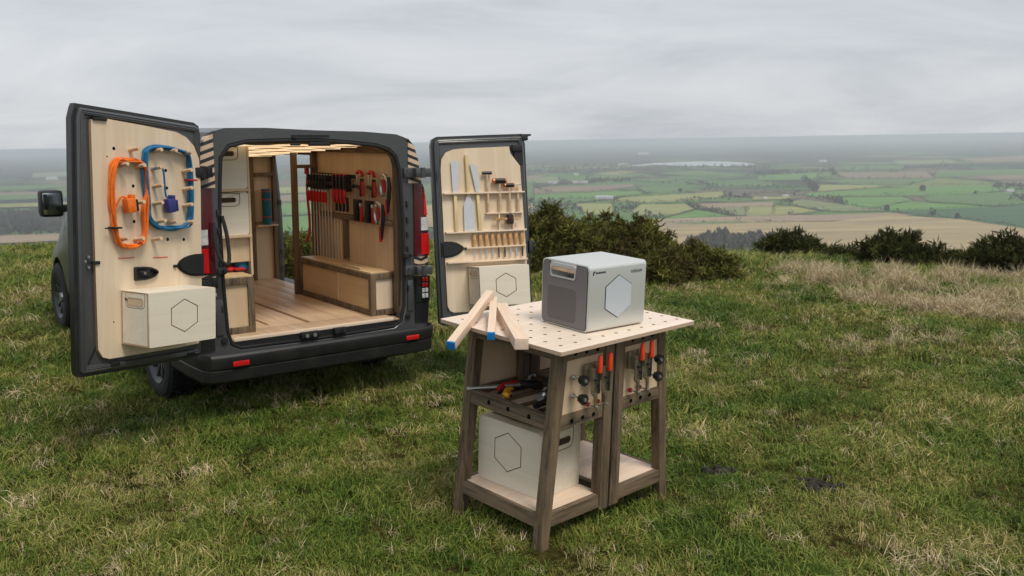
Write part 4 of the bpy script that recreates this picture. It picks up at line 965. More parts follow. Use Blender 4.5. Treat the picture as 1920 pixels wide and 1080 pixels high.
# ---- bulkhead
bk = MB(); bk.box((-.035, 2.42, 1.13), (1.55, .014, 1.22)); bulk = bk.build('bulkhead', WARM, van)
for x in (.495, .715, .10): tim('bulkhead_post', (x, 2.39, 1.14), (.036, .04, 1.20), 'Z', bulk)
for z in (1.565, 1.10): tim('bulkhead_rail', (.61, 2.385, z), (.19, .05, .032), 'X', bulk)
b = MB(); b.box((.615, 2.36, 1.085), (.20, .10, .012)); b.build('mat_shelf', WARM, bulk)
b = MB(); b.tube([(.765, 2.42, .50), (.775, 2.42, .8), (.772, 2.43, 1.2), (.760, 2.44, 1.5), (.748, 2.45, 1.74)], [.036, .036, .034, .028, .022], 8); b.box((.775, 2.385, .82), (.03, .03, .05)); b.box((.772, 2.385, .66), (.03, .03, .05)); b.box((.768, 2.395, 1.29), (.03, .03, .05)); b.build('side_door_jamb', PAINTIN, van)
b = MB(); b.box((.82, 2.10, .50), (.14, 1.20, .06), bev=.01); b.build('side_sill', PLASTIC, van)
# ---- ceiling: slats with pale boards between, given a glow to look lit
ce = MB(); ce.add([(-.71, .08, 1.905), (.71, .08, 1.905), (.71, 2.42, 1.765), (-.71, 2.42, 1.765), (-.71, .08, 1.915), (.71, .08, 1.915), (.71, 2.42, 1.775), (-.71, 2.42, 1.775)], [(0, 1, 2, 3), (7, 6, 5, 4), (0, 4, 5, 1), (2, 6, 7, 3)]); ceil = ce.build('ceiling', WARM, van)
for i in range(9):
    y = .16 + i * .27; n_ = 14; b = MB(); P = []
    for j in range(n_ + 1):
        x = -.68 + 1.36 * j / n_; z = 1.884 - .060 * y + .007 * math.sin(j * 1.35 + i); P.append((x, y, z))
    for p, q in zip(P[:-1], P[1:]): b.bar(p, q, .055, .022, side=(0, 1, 0))
    b.build('ceiling_slat', ring_wood('slat_timber', (.52, .36, .21), (.38, .25, .13), 'X', .8), ceil)
    if i % 1 == 0 and i < 8:
        b = MB(); b.box((0, y + .135, 1.8745 - .060 * (y + .135)), (1.2, .10, .010), bev=.003); b.build('glow_board', GLOWB, ceil)
# ---- rear doors
def door_leaf(DM, toward, w, hh, hf, bulge, panel, label, slots=()):
    """local x along the width from the hinge, z up; inner face on the side given by toward (+1: +y, -1: -y)"""
    d = sub(van, 'rear_door', DM); d['label'] = label
    F = I4 if toward < 0 else FLIP
    outp = [(0, .02), (.03, 0)] + [(w * .5, -.006)] + [(w - .02, -.004), (w, .02), (w + bulge * .6, hf * .35), (w + bulge, hf * .62), (w + bulge * .3, hf - .08), (w - .02, hf), (w * .6, hf - (hf - hh) * .38), (.05, hh), (.012, hh - .02), (0, hh - .07)]
    b = MB(); q = inset_poly(outp, .012)
    b.prism(outp, .022, .062, X=F); b.prism(q, .062, .085, X=F); b.build('door_skin', PAINT, d, ang=40)
    q1 = inset_poly(outp, .022); q2 = inset_poly(outp, .032); q3 = inset_poly(outp, .055); q4 = inset_poly(outp, .064)
    b = MB()
    def bd(a, ya, c, yc, m=0):
        k = len(a); vs = [(p[0], ya, p[1]) for p in a] + [(p[0], yc, p[1]) for p in c]; b.add(vs, [(i, (i + 1) % k, k + (i + 1) % k, k + i) for i in range(k)], m, F)
    bd(q1, .022, q1, .004); bd(q1, .004, q2, -.004); bd(q2, -.004, q3, -.004); bd(q3, -.004, q4, .010)
    b.add([(p[0], .010, p[1]) for p in q4], [tuple(range(len(q4)))], 0, F); b.build('inner_frame', PAINTIN, d, ang=30)
    b = MB()
    for ins in (.034, .046): b.tube([F @ Vector((p[0], -.004, p[1])) for p in inset_poly(outp, ins)], .0042, 6, closed=True)
    b.build('pressed_bead', PAINTIN, d)
    b = MB(); b.plate(panel[0], panel[1], X=F @ T3(0, -.014, 0), th=.022, m=0, me=1); b.build('plywood_lining', [PLY, EDGE, BLK, PENC], d)
    return d, F
# left door (its inner face turned fully towards the viewer)
KL = 1.072; WL, HHL, HFL = .898, 1.508, 1.55
lp = [(.022, .144), (.05, .095), (.20, .088), (.66, .085), (.70, .10), (.728, .15), (.748, 1.435), (.745, 1.466), (.65, 1.470), (.648, 1.477), (.42, 1.458), (.20, 1.437), (.13, 1.41), (.075, 1.36), (.038, 1.28), (.028, 1.18), (.024, .70)]; lp = [(x * KL, z) for x, z in lp]
holes = [(circ(x * KL, z, .0105, 10), None, .014, 2, 2) for x, z in ((.613, 1.311), (.495, 1.098), (.492, .888), (.277, 1.198), (.271, 1.091), (.268, .775), (.154, .771))] + [(circ(.655 * KL, 1.263, .005, 8), None, .01, 2, 2), (circ(.63 * KL, .30, .005, 8), None, .01, 2, 2)]
dl, FL = door_leaf(DL, 1, WL, HHL, HFL, .006, (lp, holes), 'left rear door with pegboard lining')
def PL(x, z, d): return FL @ Vector((x * KL, -d, z))
for x0, x1, z in ((.49, .60, .673), (.265, .375, .666)):
    b = MB(); b.box(PL((x0 + x1) / 2, z, .0152), (x1 - x0, .0012, .006)); b.build('pencil_line', PENC, dl)
pegs_l = [(.513, 1.308), (.365, 1.308), (.265, 1.310), (.155, 1.306), (.585, 1.214), (.478, 1.211), (.368, 1.205), (.158, 1.196), (.155, 1.085), (.362, 1.098), (.362, .994), (.484, .996), (.155, .983), (.345, .885), (.262, .878), (.145, .876), (.585, .784), (.490, .780), (.372, .777)]
b = MB(); b.cyl((0, 0, 0), (0, -.085, .012), .0125, .0115, 12); pm = None
for i, (x, z) in enumerate(pegs_l):
    if pm is None: pm = b.build('peg', DOWEL, dl, FL @ T3(x * KL, -.012, z))
    else: share(pm, dl, FL @ T3(x * KL, -.012, z))
b = MB(); P = [(.01, .535), (.07, .534), (.115, .541), (.155, .556), (.185, .577), (.203, .597), (.205, .614), (.190, .636), (.160, .656), (.115, .670), (.07, .676), (.01, .676)]; P = [(x * KL, z) for x, z in P]; b.prism(P, -.020, .0, X=FL); b.prism(inset_poly(P, .012), -.032, -.020, X=FL); b.cyl(PL(.212, .606, .02), PL(.232, .606, .02), .010, n=8); b.build('latch_cover', PLASTIC, dl, ang=50)
P = [(.345, .578), (.352, .566), (.368, .553), (.395, .542), (.43, .536), (.495, .535), (.50, .541), (.50, .611), (.494, .617), (.43, .616), (.395, .611), (.365, .598), (.35, .588)]; P = [(x * KL, z) for x, z in P]; b = MB(); b.plate(P, [(inset_poly(P, .010), None, .020, 0, 0)], X=FL @ T3(0, -.034, 0), th=.034)
hd = b.build('door_handle', PLASTIC, dl, ang=50); b = MB(); b.box(PL(.44, .578, .028), (.07, .012, .035), bev=.005); b.build('lever', BLK, hd); b = MB(); b.cyl(PL(.44, .578, .032), PL(.44, .578, .037), .008, n=10); b.build('screw', STEEL, hd)
b = MB(); b.box(PL(.735, .655, .014), (.05, .02, .02), bev=.004); b.build('door_latch', BLK, dl)
b = MB(); [b.cyl(PL(x, z, .0), PL(x, z, .008), .008, n=8) for x, z in ((.79, .665), (.77, .69), (.77, .63))]; b.build('bolt', STEEL, dl)
b = MB(); b.box(PL(.70, 1.472, .012), (.09, .03, .018), bev=.004); b.build('top_catch', BLK, dl)
b = MB(); b.box(PL(.62, .05, .004), (.06, .02, .025), bev=.004); b.box(PL(.10, .035, .004), (.06, .02, .022), bev=.004); b.build('bump_stop', BLK, dl)
# right door with tool rack
KR = 1.058; WRR, HHR, HFR = .785, 1.457, 1.479
rp_ = [(.058, .152), (.075, .115), (.105, .100), (.30, .095), (.66, .095), (.70, .12), (.702, .464), (.692, .84), (.682, 1.205), (.608, 1.305), (.598, 1.36), (.244, 1.357), (.16, 1.352), (.10, 1.33), (.066, 1.28), (.056, 1.20), (.055, .652), (.11, .650), (.15, .639), (.182, .62), (.205, .60), (.205, .580), (.182, .560), (.15, .541), (.11, .528), (.056, .524)]; rp_ = [(x * KR, z * (1 + .02 * x)) for x, z in rp_]
dr, FR = door_leaf(DR, -1, WRR, HHR, HFR, .004, (rp_, [(circ(.25, .125, .005, 8), None, .01, 2, 2)]), 'right rear door with tool rack lining')
def PR_(x, z, d): return Vector((x * KR, -d, z * (1 + .02 * x)))
b = MB(); P = [(.03, .533), (.07, .530), (.11, .535), (.15, .547), (.18, .565), (.198, .583), (.198, .597), (.18, .616), (.15, .632), (.11, .643), (.07, .647), (.03, .645)]; P = [(x * KR, z) for x, z in P]; b.prism(P, -.022, .0); b.prism(inset_poly(P, .012), -.034, -.022); b.cyl(PR_(.207, .588, .02), PR_(.222, .588, .02), .010, n=8); b.build('latch_cover', PLASTIC, dr, ang=50)
rack = MB(); rack.box(PR_(.378, 1.0085, .032), (.635 * KR, .040, .012), bev=.002); tr = rack.build('tool_rack', PLYX, dr)
for c, d in ((PR_(.53, .846, .030), (.30, .036, .011)), (PR_(.378, .712, .036), (.632, .048, .013)), (PR_(.455, .588, .030), (.47, .036, .012)), (PR_(.378, .483, .036), (.63, .048, .013)), (PR_(.485, .778, .028), (.011, .032, .125)), (PR_(.595, .778, .028), (.011, .032, .125))):
    b = MB(); b.box(c, (d[0] * (KR if d[0] > .1 else 1), d[1], d[2]), bev=.002); b.build('rack_shelf', PLYX, tr)
b = MB(); b.box(PR_(.664, 1.345, .012), (.085, .03, .05), bev=.004); b.prism([(.675, 1.23), (.75, 1.23), (.75, 1.36), (.675, 1.36)], -.010, .0); b.build('top_catch', BLK, dr)
b = MB(); b.box(PR_(.735, 1.425, -.03), (.06, .06, .04), bev=.006); b.box(PR_(.75, 1.447, -.03), (.09, .05, .014), bev=.004); b.build('door_lip', BLK, dr)
b = MB(); b.box(PR_(.745, .57, -.01), (.035, .05, .10), bev=.008); b.box(PR_(.765, .60, -.0), (.03, .03, .02), bev=.006); b.build('lock_catch', DSTEEL, dr)

# ================================================================== CRATES
def crate(M, w, d, h, label, parent=None, hexp=None, side='left', slot=None, lid=True, group='cream plywood crates with routed hexagons', wall=.012):
    """front face looks along -y at y=0, depth to +y; hexagon routed in the front, handle slot in a side"""
    t = thing('plywood_crate', label, 'crate', M, group)
    cuts = []
    if hexp: cuts.append((hexa(*hexp), hexa(*hexp, off=.006), .004, 1, 1))
    b = MB(); b.plate(rrect(0, 0, w, h, .008, 2), cuts, th=wall, m=0, me=0); b.build('front_board', [CRATE, GROOVE, EDGE], t, ang=25)
    b = MB(); b.box((w / 2, d - wall / 2, h / 2), (w - .002, wall, h - .002)); b.build('back_board', CRATE, t)
    b = MB(); b.box((w / 2, d / 2, wall / 2), (w - 2 * wall, d - 2 * wall - .002, wall)); b.build('base_board', CRATE, t)
    if lid: b = MB(); b.box((w / 2, d / 2 , h - wall / 2), (w - .001, d - .004 , wall), bev=.003); b.build('lid_board', CRATE, t)
    for sd in (0, 1):
        X = T3(0, d - wall - .0005, 0) @ Matrix.Rotation(R(-90), 4, 'Z') if sd == 0 else T3(w, wall + .0005, 0) @ Matrix.Rotation(R(90), 4, 'Z')
        L = d - 2 * wall - .001; c2 = []
        if slot: 
            s0, s1, z0_, z1_ = slot; 
            if sd == 1: s0, s1 = L - s1, L - s0
            o_ = rrect(s0 - .018, z0_ - .018, s1 + .018, h - .006, [.03, .03, .002, .002]); c2.append((o_, inset_poly(o_, .004), .003, 1, 1))
        b = MB(); b.plate([(0, .001), (L, .001), (L, h - .001), (0, h - .001)], c2, X=X, th=wall, m=0, me=2); 
        sbd = b.build('side_board', [CRATE, GROOVE, EDGE], t)
        b = MB(); b.plate([(-wall * .5, .0005), (L + wall * .5, .0005), (L + wall * .5, h - .0005), (-wall * .5, h - .0005)], [(rrect(.004, .010, L - .004, h - .007, .004, 2), None, None, 0, 0)], X=X @ T3(0, -.0012, 0), th=.0016); b.build('edge_band', EDGE, sbd)
        if slot:
            b = MB(); r_ = rrect(s0, z0_, s1, z1_, min(.014, (z1_ - z0_) / 2.2)); b.plate(inset_poly(r_, -.0025), [(r_, None, .0018, 0, 1)], X=X @ T3(0, -.0022, 0), th=.0022); b.build('hand_hole', [EDGE, slot_m], sbd)
    return t
slot_m = mat('dark_slot', (.055, .032, .016), .9)  # dark floor colour stands in for the shade inside an open hand hole
SLOTW = mat('blank_plate', (.62, .47, .32), .5)
# crate on the left door
ML = VAN @ DL
def on_left(x0, z0, d): return ML @ fr(Matrix(((-1, 0, 0), (0, -1, 0), (0, 0, 1))), (x0, d, z0))
slot_m = SLOTW
ct = crate(on_left(.628, .165, .268 + .0), .489, .252, .320, 'cream plywood box with hexagon fixed low on the left van door', hexp=(.252, .168, .102, .099), slot=(.05, .185, .240, .282))
def peglogo(t, X, s):
    b = MB(); b.cyl((0, 0, 0), (0, -.0015, 0), .008 * s, n=8); b.cyl((.012 * s, 0, -.006 * s), (.012 * s, -.0012, -.006 * s), .006 * s, n=8); b.build('logo_mark', INK, t, X)
peglogo(ct, T3(-.0005, .205, .272) @ Matrix.Rotation(R(-90), 4, 'Z'), 1)
MR_ = VAN @ DR
ct = crate(MR_ @ T3(.238, -.278, .151), .407, .262, .298, 'cream plywood box with hexagon fixed low on the right van door', hexp=(.212, .152, .094, .084), slot=(.06, .185, .225, .265))
peglogo(ct, T3(-.0005, .20, .245) @ Matrix.Rotation(R(-90), 4, 'Z'), .9)
slot_m = mat('dark_slot', (.055, .032, .016), .9)
# crates on the van shelf: the handled end faces the rear
def shelf_crate(z0, h, lab):
    t = thing('plywood_crate', lab, 'crate', VAN @ T3(-.725, .30, z0), 'cream plywood crates in the van shelving')
    w = .338; o_ = rrect(.045, h - .085, .235, h + .02, [.035, .035, 0, 0]); o_ = rrect(.0, h - .098, .280, h - .004, [.002, .035, .002, .002])
    b = MB(); b.plate(rrect(0, 0, w, h, .018, 3), [(o_, inset_poly(o_, .0055), .004, 1, 1)], th=.012, m=0, me=2); f = b.build('front_board', [CRATE, GROOVE, EDGE], t)
    b = MB(); r_ = rrect(.03, h - .068, .248, h - .036, .013); b.plate(inset_poly(r_, -.002), [(r_, None, .0016, 0, 1)], X=T3(0, -.002, 0), th=.002); b.build('hand_hole', [EDGE, slot_m], f)
    b = MB(); b.prism(rrect(.004, .004, w - .002, h - .002, .016, 3), .012, .46); b.build('crate_shell', CRATE, t)
shelf_crate(1.234, .298, 'lower of two cream crates stacked in the van shelving'); shelf_crate(1.557, .295, 'upper of two cream crates stacked in the van shelving')
# ================================================================== THINGS IN THE VAN
t = thing('rolled_mat', 'teal rolled foam mat standing on the bulkhead shelf', 'mat', VAN @ T3(.617, 2.345, 1.092))
b = MB(); b.cyl((0, 0, 0), (0, 0, .335), .042, n=18); b.build('roll', TEAL, t)
for z in (.07, .235, .31): b = MB(); b.cyl((0, 0, z), (0, 0, z + .008), .0435, n=18); b.build('strap', RED, t)
t = thing('work_gloves', 'red work gloves lying in the van cubby hole', 'gloves', VAN @ T3(-.515, .37, .966)); b = MB()
b.ball((0, 0, .022), .03, sc=(1.2, 1, .7)); b.ball((.045, .01, .02), .026, sc=(1.2, 1, .7))
for i in range(5): b.tube([(.02 + .012 * i, -.01, .02), (.03 + .014 * i, -.03, .022), (.035 + .015 * i, -.045, .014)], [.009, .009, .006], 6)
b.build('glove', RED, t)
t = thing('cable_coil', 'coil of blue cable beside the red gloves in the cubby', 'cable', VAN @ T3(-.425, .40, .966)); b = MB()
for i in range(7): b.tube([(.048 * math.cos(a) * (1 + .05 * i % .12), .05 * math.sin(a), .012 + .009 * i) for a in [j * .449 for j in range(14)]], .008, 6, closed=True)
b.build('coil', BLUE, t)
# clamps on the right wall: local x along -y of the van (towards the rear), z up, -y off the wall into the load space
RWM = Matrix(((0, 1, 0, .695), (-1, 0, 0, 0), (0, 0, 1, 0), (0, 0, 0, 1)))
def rwall(y, z): return VAN @ RWM @ T3(-y, 0, z)
ck = MB(); ck.box((-1.10, -.012, 1.600), (.80, .020, .030), bev=.003); ck.box((-1.10, -.030, 1.525), (.80, .040, .028), bev=.003); cr_ = ck.build('clamp_rail', BLK, van, RWM)
def bar_clamp(y, lab, L, kind, group):
    t = thing('bar_clamp', lab, 'clamp', rwall(y, 1.525), group)
    if kind == 'long':
        b = MB(); b.box((0, -.028, -L / 2 + .08), (.016, .007, L), bev=.001); b.build('bar', mat('pale_bar', (.60, .56, .47), .4, .3), t)
        b = MB(); b.box((0, -.045, .045), (.022, .075, .055), bev=.006); b.build('fixed_jaw', BLK, t)
        b = MB(); b.box((0, -.050, -.022), (.024, .080, .036), bev=.006); b.cyl((0, -.078, -.01), (0, -.078, -.052), .005, n=8); b.build('sliding_jaw', BLK, t)
        b = MB(); b.cyl((0, -.078, -.050), (0, -.078, -.066), .008, n=8); b.build('ferrule', STEEL, t)
        b = MB(); b.cyl((0, -.078, -.066), (0, -.078, -.155), .0145, .0125, 10); b.build('handle', RED, t)
    else:
        b = MB(); b.box((0, -.050, .02), (.026, .070, .14), bev=.006); b.build('fixed_jaw', BLK, t)
        b = MB(); b.box((0, -.06, .082), (.024, .05, .020), bev=.004); b.build('jaw_pad', RED, t)
        b = MB(); b.tube([(0, -.072, -.03), (0, -.078, -.09), (0, -.070, -.145)], [.016, .015, .012], 8); b.build('handle', RED, t)
        b = MB(); b.box((0, -.05, -.155), (.014, .022, .12), bev=.003); b.build('bar', BLK, t)
for i in range(5): bar_clamp(1.445 - i * .055, ('first', 'second', 'third', 'fourth', 'fifth')[i] + ' small red handled clamp from the left on the van wall rack', .74, 'long', 'small red handled bar clamps')
for i in range(2): bar_clamp(1.17 - i * .055, ('left', 'right')[i] + ' one of the two bar clamps hanging between the handled groups', .74, 'long', 'small red handled bar clamps')
for i in range(4): bar_clamp(.970 - i * .063, ('first', 'second', 'third', 'fourth')[i] + ' black tipped trigger clamp in the middle of the van rack', .2, 'trig', 'black trigger clamps with red grips')
t = thing('strap_clamp', 'long red strap hanging at the left end of the clamp rack', 'strap', rwall(1.495, 1.60)); b = MB()
P = spline([(0, -.05, .05), (.0, -.062, -.15), (.005, -.05, -.40), (-.005, -.05, -.52), (-.05, -.06, -.60)], 6); 
for p, q in zip(P[:-1], P[1:]): b.bar(p, q, .035, .008, side=(1, 0, 0))
b.build('webbing', RED, t); b = MB(); b.box((0, -.06, .03), (.045, .03, .07), bev=.008); b.build('buckle', RED, t)
def big_clamp(y, lab):
    t = thing('one_handed_clamp', lab, 'clamp', rwall(y, 1.62), 'large one handed clamps')
    b = MB(); b.box((0, -.02, -.18), (.022, .010, .42), bev=.002); b.build('bar', STEEL, t)
    b = MB(); b.tube([(0, -.02, .01), (.03, -.022, .028), (.075, -.025, .022), (.095, -.025, -.01)], .014, 8); b.build('top_jaw', RED, t)
    b = MB(); b.box((.05, -.03, -.10), (.10, .03, .025), bev=.006, rot=Matrix.Rotation(R(12), 3, 'Y')); b.tube([(.10, -.03, -.03), (.095, -.03, -.09), (.075, -.03, -.17)], [.016, .018, .012], 8); b.build('body', BLK, t)
    b = MB(); b.tube([(.115, -.034, -.05), (.12, -.034, -.10), (.12, -.034, -.17)], [.013, .016, .010], 8); b.build('trigger', RED, t)
    b = MB(); b.box((.005, -.035, -.30), (.055, .035, .15), bev=.010); b.box((.03, -.035, -.215), (.10, .035, .035), bev=.008); b.build('lower_jaw', BLK, t)
    b = MB(); b.cyl((.075, -.035, -.225), (.075, -.035, -.25), .014, n=10); b.build('screw', STEEL, t); b = MB(); b.tube([(.085, -.035, -.25), (.09, -.035, -.31), (.085, -.035, -.375)], [.012, .016, .012], 8); b.build('lower_trigger', RED, t)
big_clamp(.665, 'left one of the two large black and red one handed clamps'); big_clamp(.475, 'right one of the two large black and red one handed clamps')
def ring_clamp(y, z, lab, up_):
    t = thing('locking_clamp', lab, 'clamp', rwall(y, z), 'grey jawed locking clamps')
    b = MB(); P = [(.055 * math.cos(R(a)), -.03, .085 * math.sin(R(a))) for a in range(-60, 260, 20)]; b.tube(P, .014, 8); b.build('jaw', STEEL, t)
    b = MB(); b.tube([(0, -.03, .05), (.0, -.032, .0), (.005, -.03, -.05)], [.018, .015, .012], 8); b.build('grip', RED, t)
    b = MB(); b.tube([(.06, -.03, .07), (.075, -.03, 0), (.06, -.03, -.10), (.045, -.03, -.20)], [.012, .016, .016, .010], 8); b.build('handle', BLK, t); b = MB(); b.tube([(.035, -.034, -.10), (.04, -.034, -.16), (.035, -.034, -.22)], [.012, .015, .012], 8); b.build('lever', RED, t)
ring_clamp(.215, 1.545, 'upper grey jawed locking clamp nearest the right door post', 1); ring_clamp(.315, 1.33, 'lower grey jawed locking clamp hanging left of the upper one', 0)

# ================================================================== THINGS ON THE DOORS
def hank(name, lab, cat, mt, loops, r, dbase, plug_mt, plug_at, tail, DMat=ML):
    t = thing(name, lab, cat, DMat); rn = random.Random(hash(lab) % 1000 if False else len(lab))
    b = MB()
    for i in range(loops[1]):
        P = []
        for (x, z) in loops[0]: P.append(PL(x + rn.gauss(0, .006), z + rn.gauss(0, .006), dbase + .007 * (i % 6) + rn.uniform(0, .006)))
        b.tube(smooth_closed(P, 5), r, 6, closed=True)
    b.build('cable', mt, t)
    b = MB(); b.tube(spline([PL(*p) for p in tail], 6), r, 6); b.build('cable_tail', mt, t)
    x, z = plug_at; b = MB(); b.box(PL(x, z, .06), (.062, .055, .085), bev=.012, rot=Matrix.Rotation(R(8), 3, 'Y')); b.box(PL(x - .012, z + .05, .06), (.03, .04, .03), bev=.008); pl = b.build('plug_socket', plug_mt, t, ang=50)
    b = MB(); b.box(PL(x - .036, z + .002, .06), (.012, .05, .07), bev=.005, rot=Matrix.Rotation(R(8), 3, 'Y')); b.build('socket_face', BLK if mt is ORANGE else plug_mt, pl)
    return t
orr = [(.618, 1.235), (.54, 1.250), (.455, 1.235), (.425, 1.13), (.445, .95), (.440, .82), (.475, .757), (.54, .742), (.605, .765), (.628, .85), (.645, 1.0), (.648, 1.15)]
hank('orange_extension_lead', 'orange extension lead looped over pegs on the left van door', 'extension lead', ORANGE, (orr, 9), .0062, .022, ORANGE, (.552, .985), [(.63, .95, .03), (.60, 1.03, .05), (.575, 1.03, .06), (.565, 1.03, .06)])
bl = [(.415, 1.318), (.345, 1.335), (.22, 1.325), (.145, 1.305), (.128, 1.24), (.126, 1.08), (.126, .93), (.16, .865), (.24, .843), (.345, .852), (.405, .90), (.420, .99), (.428, 1.15), (.432, 1.27)]
hank('blue_extension_lead', 'blue extension lead looped over pegs on the left van door', 'extension lead', BLUE, (bl, 9), .0062, .022, NAVY, (.285, .985), [(.395, 1.20, .05), (.36, 1.22, .07), (.335, 1.19, .07), (.315, 1.06, .06), (.30, 1.03, .06)])
for (x, z, q, mt_, lab) in ((.634, .855, 0, BLK, 'orange_extension_lead'), (.126, 1.145, 1, RED, 'blue_extension_lead')):
    b = MB(); b.box(PL(x, z, .045), (.052, .066, .011), bev=.003); b.box(PL(x + (.04 if q == 0 else -.02), z - .002, .05), (.05, .008, .008)); b.build('cable_tie', mt_, bpy.data.objects[lab])
for (x, z, lab, mt_) in ((.625, .86, 'dark tie round the orange lead', BLK), (.127, 1.15, 'red tie round the blue lead', RED)): pass
# saws in the right door rack
def on_right(x, z, d=.03): return MR_ @ T3(x * KR, -d, z * (1 + .02 * x))
def pull_saw(M, blade, hl, lab):
    t = thing('pull_saw', lab, 'saw', M, 'pull saws in the door rack')
    b = MB(); b.prism(blade, -.0012, .0012); b.build('blade', SAWST, t)
    z0_, z1_ = hl; b = MB(); b.box((0, 0, (z0_ + z1_) / 2), (.026, .022, abs(z1_ - z0_)), bev=.007); b.build('handle', HANDLEW, t)
    return t
pull_saw(on_right(.150, 1.0), [(-.016, .0), (.022, .0), (.050, .262), (-.020, .266)], (-.275, .012), 'pale pull saw with its wide blade up at the left of the rack')
t = pull_saw(on_right(.252, .96), [(-.016, .03), (.016, .03), (.030, -.01), (.042, -.03), (.044, -.24), (-.044, -.24), (-.040, -.03), (-.026, -.01)], (.03, .35), 'pull saw hung with its handle up and its broad blade down')
pull_saw(on_right(.325, 1.0) @ Matrix.Rotation(R(-2), 4, 'Y'), [(-.010, .02), (.022, .02), (.012, .215), (-.046, .252)], (-.28, .01), 'pull saw with a slanted blade tip right of the hanging saw')
def hammer(M, hw, hr, L, headm, facem, lab, wm=None):
    t = thing('hammer', lab, 'hammer', M, 'hammers in the door rack')
    b = MB(); b.tube([(0, 0, 0), (0, 0, -L * .5), (0, 0, -L)], [.008, .010, .013], 8); b.build('handle', wm or DOWEL, t)
    b = MB(); b.cyl((-hw * .38, 0, .01), (hw * .38, 0, .01), hr, n=12); b.build('head', headm, t)
    for q in (-1, 1): b = MB(); b.cyl((q * hw * .38, 0, .01), (q * hw * .5, 0, .01), hr * 1.08, hr * .95, 12); b.build('face', facem, t)
    return t
hammer(on_right(.403, 1.15, .04), .076, .013, .29, DSTEEL, DSTEEL, 'tall slim hammer with a small dark head right of the saws')
COPP = mat('copper_face', (.62, .22, .10), .4, .6)
hammer(on_right(.497, 1.085, .045), .112, .021, .225, BLK, COPP, 'larger black headed mallet with orange copper faces')
hammer(on_right(.574, 1.048, .045), .086, .017, .195, BLK, COPP, 'smaller black headed mallet with orange copper faces')
t = hammer(on_right(.643, 1.052, .04), .060, .006, .20, STEEL, STEEL, 'thin pin hammer at the right end of the rack')
t = thing('marking_gauge', 'brass and dark wood marking gauge in the lower rack', 'gauge', on_right(.54, .80, .055)); b = MB(); b.box((0, 0, 0), (.22, .016, .016), bev=.002); b.build('stem', CHISELW, t); b = MB(); b.box((.025, -.004, -.005), (.045, .05, .075), bev=.008); b.build('fence', mat('dark_rosewood', (.03, .015, .012), .4), t)
b = MB(); b.box((-.07, -.009, .003), (.08, .003, .006)); b.build('brass_strip', mat('brass', (.55, .38, .10), .35, .8), t); 
widths = (.006, .007, .008, .009, .010, .012, .010, .014, .012)
ords = ('first', 'second', 'third', 'fourth', 'fifth', 'sixth', 'seventh', 'eighth', 'ninth')
for i in range(9):
    x = .282 + i * .0475; t = thing('chisel', ords[i] + ' wooden handled chisel from the left in the door rack', 'chisel', on_right(x, .60, .034), 'wooden handled chisels in the door rack')
    b = MB(); b.lathe([(0, -.01), (.011, -.008), (.014, .02), (.016, .06), (.013, .088), (0, .092)], 10, X=Matrix.Rotation(R(90), 4, 'X') @ Matrix.Rotation(R(0), 4, 'X')); b.build('handle', CHISELW, t)
    b = MB(); b.cyl((0, 0, -.008), (0, 0, -.035), .005, .004, 8); b.box((0, 0, -.066), (widths[i], .003, .066)); b.build('blade', DSTEEL if i in (4, 5, 8) else STEEL, t)

# ================================================================== WORKBENCH
wb = thing('workbench', 'folding trestle workbench of weathered timber with a drilled birch top', 'workbench', BEN)
H, A_, B_ = BH, BA, BB
hl = []
for i in range(10):
    for j in range(8):
        x, y = .085 + i * .0972, .085 + j * .0962
        hl.append((circ(x, y, .0105, 8), None, .015, 1, 2))
TX = Matrix(((1, 0, 0, 0), (0, 0, 1, 0), (0, -1, 0, H), (0, 0, 0, 1)))     # plate local (x, z) -> bench (x, y), front face up
b = MB(); b.plate(rrect(0, 0, B_, A_, .010, 2), hl, X=TX, th=.018, m=0, me=3)
TOPW = ring_wood('birch_top', (.82, .70, .585), (.75, .625, .50), 'X', .5, .45, .5)
top = b.build('bench_top', [TOPW, EDGE, mat('hole_dark', (.10, .065, .04), .9), mat('ply_edge_pale', (.56, .41, .29), .7, var=.3, vscale=40, stretch=(.2, .2, 18))], wb, ang=25)
for x, y in ((-.0005, .20), (-.0005, .70)):
    b = MB(); b.cyl((x, y, H - .009), (x - .002, y, H - .009), .006, n=10); b.build('screw_cap', STEEL, top)
Ht = H - .018; YF, YB = .103, .735; xt, xb = .107, .014
def lx(z): return xb + (xt - xb) * z / Ht          # outer face of the splayed legs
LW, LD = .058, .058
def splayed(x0, x1, ya, yb, z0, nm='leg', mir=False):
    """leg between outer line lx and lx + width, in y from ya to yb"""
    b = MB(); f = (lambda z: B_ - lx(z)) if mir else lx; sg = -1 if mir else 1
    vs = []
    for z in (z0, Ht): vs += [(f(z), ya, z), (f(z) + sg * LW, ya, z), (f(z) + sg * LW, yb, z), (f(z), yb, z)]
    bm = bmesh.new(); V = [bm.verts.new(v) for v in vs]
    for q in ((0, 1, 2, 3), (4, 5, 6, 7), (0, 1, 5, 4), (1, 2, 6, 5), (2, 3, 7, 6), (3, 0, 4, 7)): bm.faces.new([V[i] for i in q])
    bmesh.ops.recalc_face_normals(bm, faces=bm.faces[:]); bmesh.ops.bevel(bm, geom=bm.edges[:], offset=.003, segments=1, affect='EDGES')
    bm.verts.index_update(); b.add([v.co.copy() for v in bm.verts], [[v.index for v in q.verts] for q in bm.faces]); bm.free()
    return b.build(nm, FRAMEZ, wb)
for mir in (False, True):
    splayed(0, 0, YF, YF + LD, -.02, 'leg', mir); splayed(0, 0, YB - LD, YB, -.02, 'leg', mir)
XM0, XM1 = .487, .500
